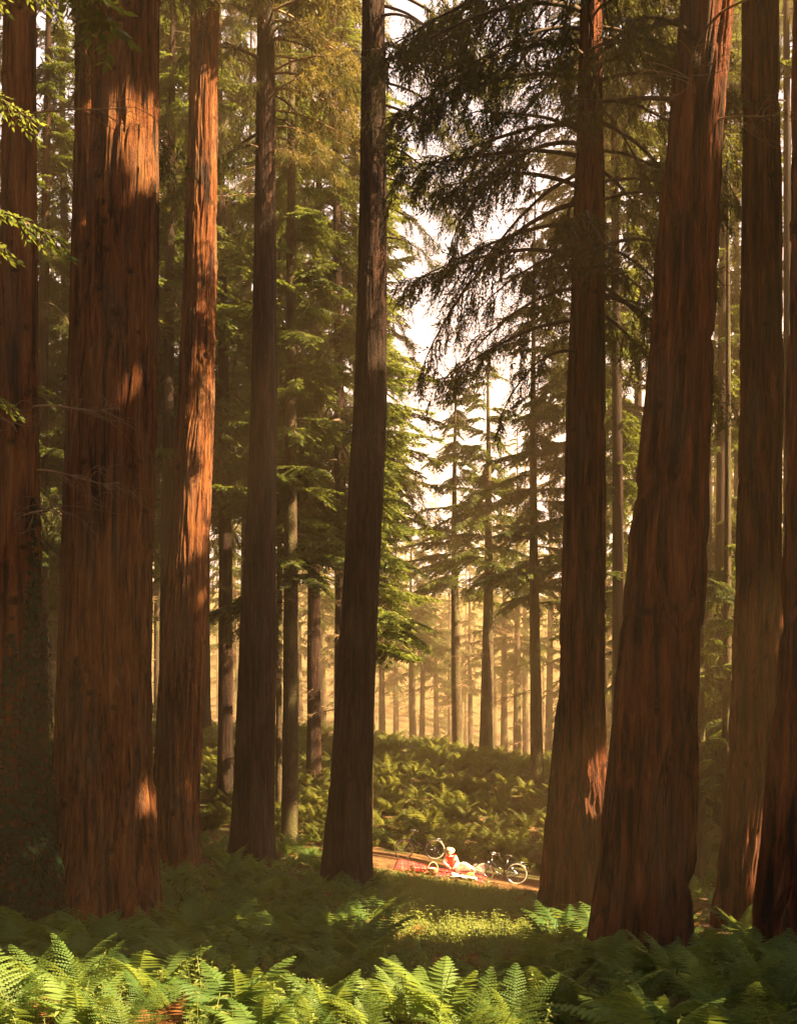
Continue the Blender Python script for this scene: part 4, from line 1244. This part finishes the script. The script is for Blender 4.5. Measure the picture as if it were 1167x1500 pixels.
def picnic_cloth():
    p = spot(680, 1288)
    nx, ny = 24, 16
    U, W = np.meshgrid(np.linspace(-.42, .42, nx), np.linspace(-.25, .25, ny))
    X = p.x+U; Y = p.y+W
    Z = ground(X, Y)+.07+.05*vnoise(U*7, W*7, 0., 8)
    V = np.stack([U, W, Z-p.z], -1).reshape(-1, 3)
    i = (np.arange(ny-1)[:, None]*nx+np.arange(nx-1)[None]).ravel()
    o = obj('table_cloth', mesh_from('table_cloth', V, np.stack([i, i+1, i+nx+1, i+nx], -1), mats=[M['white_cloth']], smooth=True), None, p)
    tag(o, 'white linen cloth spread over the blanket beside the legs of the person', 'cloth')
    g = p+Vector((-.15, -.05, .05))
    root = empty('juice_glass', g)
    tag(root, 'small glass of orange juice standing on the white cloth', 'glass')
    mb = MB(); mb.lathe([(.001, 0), (.03, 0), (.036, .12), (.034, .12), (.028, .006), (.001, .006)], 16)
    gm, N, L = new_mat('drinking glass'); N['Principled BSDF'].inputs['Transmission Weight'].default_value = 1; N['Principled BSDF'].inputs['Roughness'].default_value = .03
    obj('tumbler', mb.mesh('tumbler', [gm], True), root)
    mb = MB(); mb.lathe([(.001, .008), (.027, .008), (.032, .09), (.001, .09)], 16)
    obj('juice', mb.mesh('juice', [M['juice']], True), root)
    g2 = p+Vector((.2, .02, .05))
    mb = MB(); prof = [(.001, -.15), (.03, -.145), (.055, -.1), (.06, 0), (.055, .1), (.03, .145), (.001, .15)]
    mb.lathe(prof, 16, M=Matrix.Rotation(R(90), 4, 'Y') @ Matrix.Scale(1, 4))
    o = obj('bread_loaf', mb.mesh('bread_loaf', [plain('bread crust', (.45, .22, .07), .8, var=.3, scale=20)], True), None, g2+Vector((0, 0, .06)), (0, 0, .4))
    tag(o, 'golden brown bread loaf lying on the white cloth', 'bread')
picnic_cloth()

# ------------------------------------------------------------------ person
def skin_mesh(verts, edges, root=0, sub=2):
    me = bpy.data.meshes.new('skin')
    me.from_pydata([v[:3] for v in verts], edges, [])
    o = bpy.data.objects.new('skin_tmp', me); COL.objects.link(o)
    o.modifiers.new('skin', 'SKIN').use_smooth_shade = True
    for i, v in enumerate(verts):
        r = v[3] if isinstance(v[3], tuple) else (v[3], v[3])
        me.skin_vertices[0].data[i].radius = r
        me.skin_vertices[0].data[i].use_root = (i == root)
    s_ = o.modifiers.new('sub', 'SUBSURF'); s_.levels = s_.render_levels = sub
    dg = bpy.context.evaluated_depsgraph_get()
    out = bpy.data.meshes.new_from_object(o.evaluated_get(dg))
    bpy.data.objects.remove(o); bpy.data.meshes.remove(me)
    return out

def person():
    p = spot(661, 1281)
    root = empty('person', p, 0)
    tag(root, 'seated person in straw hat, white sleeves and red top with head bowed on the blanket', 'person')
    #       0 pelvis              1 belly               2 chest                3 neck base           4 neck                5 skull
    B = [(0, 0, .10, .13), (-.01, -.02, .28, .115), (-.03, -.06, .45, .125), (-.045, -.09, .56, .06), (-.06, -.115, .61, .05), (-.085, -.16, .70, .085),
         (.14, -.05, .53, .055), (.20, -.10, .34, .042), (.09, -.30, .19, .03),       # 6-8 arm
         (-.22, -.10, .52, .055), (-.27, -.19, .33, .042), (-.10, -.36, .20, .03),    # 9-11 arm
         (.10, -.05, .11, .10), (.43, -.22, .33, .065), (.72, -.25, .08, .042), (.80, -.33, .04, .032),   # 12-15 leg
         (.08, .06, .11, .10), (.50, -.02, .17, .065), (.88, -.05, .07, .042), (.98, -.12, .04, .032)]    # 16-19 leg
    E = [(0, 1), (1, 2), (2, 3), (3, 4), (4, 5), (2, 6), (6, 7), (7, 8), (2, 9), (9, 10), (10, 11), (0, 12), (12, 13), (13, 14), (14, 15), (0, 16), (16, 17), (17, 18), (18, 19)]
    # hands: palm and five fingers each
    for w_, d0, s in ((8, norm(np.array([-.5, -.6, -.25])), 1), (11, norm(np.array([.35, -.8, -.25])), -1)):
        wp = np.array(B[w_][:3])
        sd = norm(np.cross(d0, [0, 0, 1.]))
        k = len(B); pm = wp+d0*.07
        B.append((*pm, .022)); E.append((w_, k))
        for f in range(5):
            off = (f-2)*.017
            if f == 0 and True:
                a = wp+d0*.04+sd*s*.035; b = wp+d0*.075+sd*s*.05
            else:
                a = pm+d0*(.035+.006*(2-abs(f-2.5)))+sd*off*s*-1; b = a+d0*.03+np.array([0, 0, -.02])
            B.append((*a, .009)); E.append((k if f else k, len(B)-1))
            B.append((*b, .007)); E.append((len(B)-2, len(B)-1))
    me = skin_mesh(B, E, 0, 2)
    # head with nose, brow and ears fused on by a remesh
    bm = bmesh.new(); bm.from_mesh(me)
    hc = Vector((-.095, -.175, .72))
    Rm = Euler((R(35), 0, R(-12))).to_matrix().to_4x4()
    def ell(c, r, seg=16):
        bmesh.ops.create_uvsphere(bm, u_segments=seg, v_segments=seg//2+2, radius=1, matrix=Matrix.Translation(hc) @ Rm @ Matrix.Translation(c) @ Matrix.Diagonal((*r, 1)))
    ell((0, 0, 0), (.075, .093, .112), 24); ell((0, -.035, -.05), (.055, .06, .062)); ell((0, -.095, -.012), (.012, .022, .022))
    ell((.077, .005, -.01), (.01, .02, .03)); ell((-.077, .005, -.01), (.01, .02, .03)); ell((0, -.083, .022), (.05, .012, .01)); ell((0, -.088, -.055), (.022, .01, .01))
    bm.to_mesh(me); bm.free()
    me.materials.clear(); me.materials.append(M['skin'])
    o = obj('body', me, root)
    rm = o.modifiers.new('fuse', 'REMESH'); rm.mode = 'VOXEL'; rm.voxel_size = .007; rm.use_smooth_shade = True
    for s in (-1, 1):
        bm = bmesh.new(); bmesh.ops.create_uvsphere(bm, u_segments=10, v_segments=8, radius=.011, matrix=Matrix.Translation(hc) @ Rm @ Matrix.Translation((.03*s, -.086, .005)))
        e = bpy.data.meshes.new('eye'); bm.to_mesh(e); bm.free(); e.materials.append(M['leather']); obj('eye', e, root)
    def cloth(name, ids, edges, grow, mat, rt=0):
        me = skin_mesh([(*B[i][:3], B[i][3]+grow) for i in ids], edges, rt, 2)
        me.materials.clear(); me.materials.append(mat)
        return obj(name, me, root)
    cloth('blouse', [2, 1, 6, 7, 8, 9, 10, 11, 3], [(0, 1), (0, 2), (2, 3), (3, 4), (0, 5), (5, 6), (6, 7), (0, 8)], .02, M['white_cloth'])
    me = skin_mesh([(-.03, -.065, .45, (.165, .15)), (-.01, -.025, .28, (.145, .145)), (0, 0, .14, (.16, .16)), (-.042, -.085, .535, (.12, .10))], [(0, 1), (1, 2), (0, 3)], 0, 2)
    me.materials.clear(); me.materials.append(M['red_cloth']); obj('vest', me, root)
    me = skin_mesh([(0, 0, .11, .155), (.12, -.05, .13, .145), (.43, -.21, .31, .10), (.66, -.25, .12, .095), (.10, .06, .12, .145), (.5, -.02, .17, .12), (.80, -.05, .10, .10), (.34, -.1, .15, .12)],
                   [(0, 1), (1, 2), (2, 3), (0, 4), (4, 5), (5, 6), (0, 7)], 0, 2)
    me.materials.clear(); me.materials.append(M['white_cloth']); obj('skirt', me, root)
    # hair and hat
    bm = bmesh.new(); bmesh.ops.create_uvsphere(bm, u_segments=24, v_segments=16, radius=1, matrix=Matrix.Translation(hc) @ Rm @ Matrix.Translation((0, .018, .012)) @ Matrix.Diagonal((.085, .092, .118, 1)))
    inv = (Matrix.Translation(hc) @ Rm).inverted()
    for v in list(bm.verts):
        q = inv @ v.co
        if q.y < -.03 and q.z < .05: bm.verts.remove(v)
        elif q.z < -.03: v.co += Vector((0, .01, -.05))
    hm = bpy.data.meshes.new('hair'); bm.to_mesh(hm); bm.free(); hm.materials.append(M['hair'])
    for q in hm.polygons: q.use_smooth = True
    obj('hair', hm, root)
    mb = MB()
    HM = Rm @ Matrix.Translation((0, 0, .055))
    mb.lathe([(.092, -.012), (.20, -.025), (.205, -.02), (.098, -.002), (.096, .05), (.075, .085), (.001, .095)], 32, c=tuple(hc), M=HM)
    hat = obj('hat', mb.mesh('hat', [M['straw']], True), root)
    mb = MB(); mb.lathe([(.0985, .0), (.101, .003), (.1, .028), (.0975, .03)], 32, c=tuple(hc), M=HM)
    obj('hat_band', mb.mesh('hat_band', [M['ribbon']], True), hat)
person()

# ------------------------------------------------------------------ bicycles
def bicycle(label, loc, rz, lean, steer):
    root = empty('bicycle', loc, rz)
    root.rotation_euler = (lean, 0, rz)
    tag(root, label, 'bicycle', None)
    def part(name, mb, mat, parent=root, smooth=True, loc=None, rot=None):
        return obj(name, mb.mesh(name, [mat], smooth), parent, loc, rot)
    th = np.linspace(0, 2*PI, 40, endpoint=False)
    circ = lambda r: np.stack([r*np.cos(th), 0*th, r*np.sin(th)], -1)
    for i, (x, st) in enumerate(((0, 0), (1.12, steer))):
        mb = MB(); mb.tube([(0, -.05, 0), (0, .05, 0)], .022, 10)
        for k in range(28):
            a = 2*PI*k/28+.1
            mb.tube([(.02*math.cos(a+.9), .03*(-1)**k, .02*math.sin(a+.9)), (.312*math.cos(a), 0, .312*math.sin(a))], .0022, 3, caps=False)
        w_ = part('wheel', mb, M['chrome'], root, False, (x, 0, .35), (0, 0, st))
        mb = MB(); mb.tube(circ(.318), .013, 6, closed=True); part('rim', mb, M['chrome'], w_)
        mb = MB(); mb.tube(circ(.332), .025, 8, closed=True); part('tyre', mb, M['tyre'], w_)
        a = np.linspace(R(20), R(200), 18) if i == 0 else np.linspace(R(35), R(170), 16)
        mb = MB(); mb.tube(np.stack([.372*np.cos(a), 0*a, .372*np.sin(a)], -1), .016, 6)
        part('mudguard', mb, M['black_paint'], root, True, (x, 0, .35), (0, 0, st))
    mb = MB(); r = .022
    mb.tube([(.46, 0, .29), (.30, 0, .82)], r, 8); mb.tube([(.885, 0, .62), (.83, 0, .86)], .023, 8)
    mb.tube([(.885, 0, .64), (.70, 0, .42), (.46, 0, .29)], r, 8); mb.tube([(.85, 0, .77), (.62, 0, .56), (.40, 0, .48)], r*.95, 8)
    for s in (-1, 1):
        mb.tube([(.46, .03*s, .29), (0, .065*s, .35)], .011, 6); mb.tube([(.33, .02*s, .72), (0, .065*s, .35)], .010, 6)
    part('frame', mb, M['black_paint'])
    mb = MB()
    for s in (-1, 1):
        mb.tube([(.885, .03*s, .62), (.93, .055*s, .60), (1.04, .058*s, .43), (1.12, .058*s, .35)], [.014, .014, .012, .010], 6)
    mb.tube([(.885, -.035, .62), (.885, .035, .62)], .018, 6); part('fork', mb, M['black_paint'])
    mb = MB(); mb.tube([(.83, 0, .86), (.80, 0, 1.0), (.84, 0, 1.03)], .013, 8)
    for s in (-1, 1):
        mb.tube([(.84, 0, 1.03), (.87, .10*s, 1.05), (.82, .24*s, 1.06), (.68, .30*s, 1.02), (.58, .31*s, 1.0)], .0115, 8)
    hb_ = part('handlebar', mb, M['chrome'])
    for s in (-1, 1):
        mb = MB(); mb.tube([(.67, .302*s, 1.018), (.56, .312*s, .995)], .018, 8); part('grip', mb, M['leather'], hb_)
    mb = MB(); mb.tube([(.30, 0, .82), (.27, 0, .92)], .013, 8); part('seat_post', mb, M['chrome'])
    bm = bmesh.new(); bmesh.ops.create_uvsphere(bm, u_segments=18, v_segments=12, radius=1)
    for v in bm.verts:
        x, y, z = v.co
        k = (x+1)/2
        v.co = Vector((.26+.14*x+.02, y*(.105*(1-k)**.8+.025), .95+.035*z-.012*x*x+(.02 if z > 0 else 0)))
    me = bpy.data.meshes.new('saddle'); bm.to_mesh(me); bm.free(); me.materials.append(M['leather'])
    for q in me.polygons: q.use_smooth = True
    obj('saddle', me, root)
    mb = MB()
    for s in (-1, 0, 1): mb.tube([(.22, .06*s, .74), (-.28, .06*s, .74)], .008, 6)
    for x in (.2, .0, -.26): mb.tube([(x, -.065, .743), (x, .065, .743)], .007, 6)
    for s in (-1, 1): mb.tube([(-.15, .065*s, .74), (0, .072*s, .36)], .007, 6)
    part('rack', mb, M['black_paint'])
    mb = MB(); a = np.linspace(0, 2*PI, 22, endpoint=False)
    mb.tube(np.stack([np.where(np.cos(a) > 0, .46, .0)+.085*np.cos(a), 0*a-.045, np.where(np.cos(a) > 0, .29, .35)+.075*np.sin(a)], -1), .012, 6, closed=True)
    mb.box((-.02, -.05, .30), (.47, -.04, .36)); part('chain_guard', mb, M['black_paint'])
    for s, a in ((-1, R(-40)), (1, R(140))):
        mb = MB(); e = (.46+.17*math.cos(a), .075*s, .29+.17*math.sin(a))
        mb.tube([(.46, .05*s, .29), e], .01, 6); c = part('crank', mb, M['chrome'])
        mb = MB(); mb.box((e[0]-.045, min(e[1], e[1]+.09*s), e[2]-.012), (e[0]+.045, max(e[1], e[1]+.09*s), e[2]+.012)); part('pedal', mb, M['leather'], c, False)
    mb = MB(); mb.tube([(.30, .05, .28), (.22, .22, .02)], .010, 6); part('kickstand', mb, M['chrome'])
    mb = MB(); mb.lathe([(.001, -.03), (.03, -.025), (.045, .02), (.046, .03), (.001, .034)], 16, c=(.95, 0, .74), M=Matrix.Rotation(R(90), 4, 'Y')); part('headlight', mb, M['chrome'])
    mb = MB(); mb.box((-.385, -.03, .50), (-.375, .03, .56)); part('rear_reflector', mb, M['reflector'], root, False)
    return root
c = at(614, 1266, 44.3)
rz1 = PI+.12
x0 = c.x+.56*math.cos(.12)
bicycle('black step-through bicycle parked behind the wicker basket against the bank', Vector((x0, 44.3, gz(c.x, 44.3)+.02)), rz1, R(-5), R(12))
c = at(732, 1292, 41.7)
bicycle('black step-through bicycle parked at the end of the blanket by the pink pillow', Vector((c.x+.56, 41.7, gz(c.x, 41.7)+.0)), PI-.05, R(-5), R(10))
# ------------------------------------------------------------------ haze
def build_haze():
    mb = MB()
    mb.box((-151, -61, -3.0), (151, 361, 112))
    m, N, L = new_mat('golden morning haze')
    N.remove(N['Principled BSDF'])
    v = N.new('ShaderNodeVolumePrincipled')
    v.inputs['Color'].default_value = (1.0, .64, .32, 1)
    v.inputs['Density'].default_value = .0020
    v.inputs['Anisotropy'].default_value = .1
    L.new(v.outputs[0], N['Material Output'].inputs['Volume'])
    o = obj('haze', mb.mesh('haze', [m]))
    tag(o, 'golden morning haze filling the air between the trees', 'haze', kind='stuff')
build_haze()
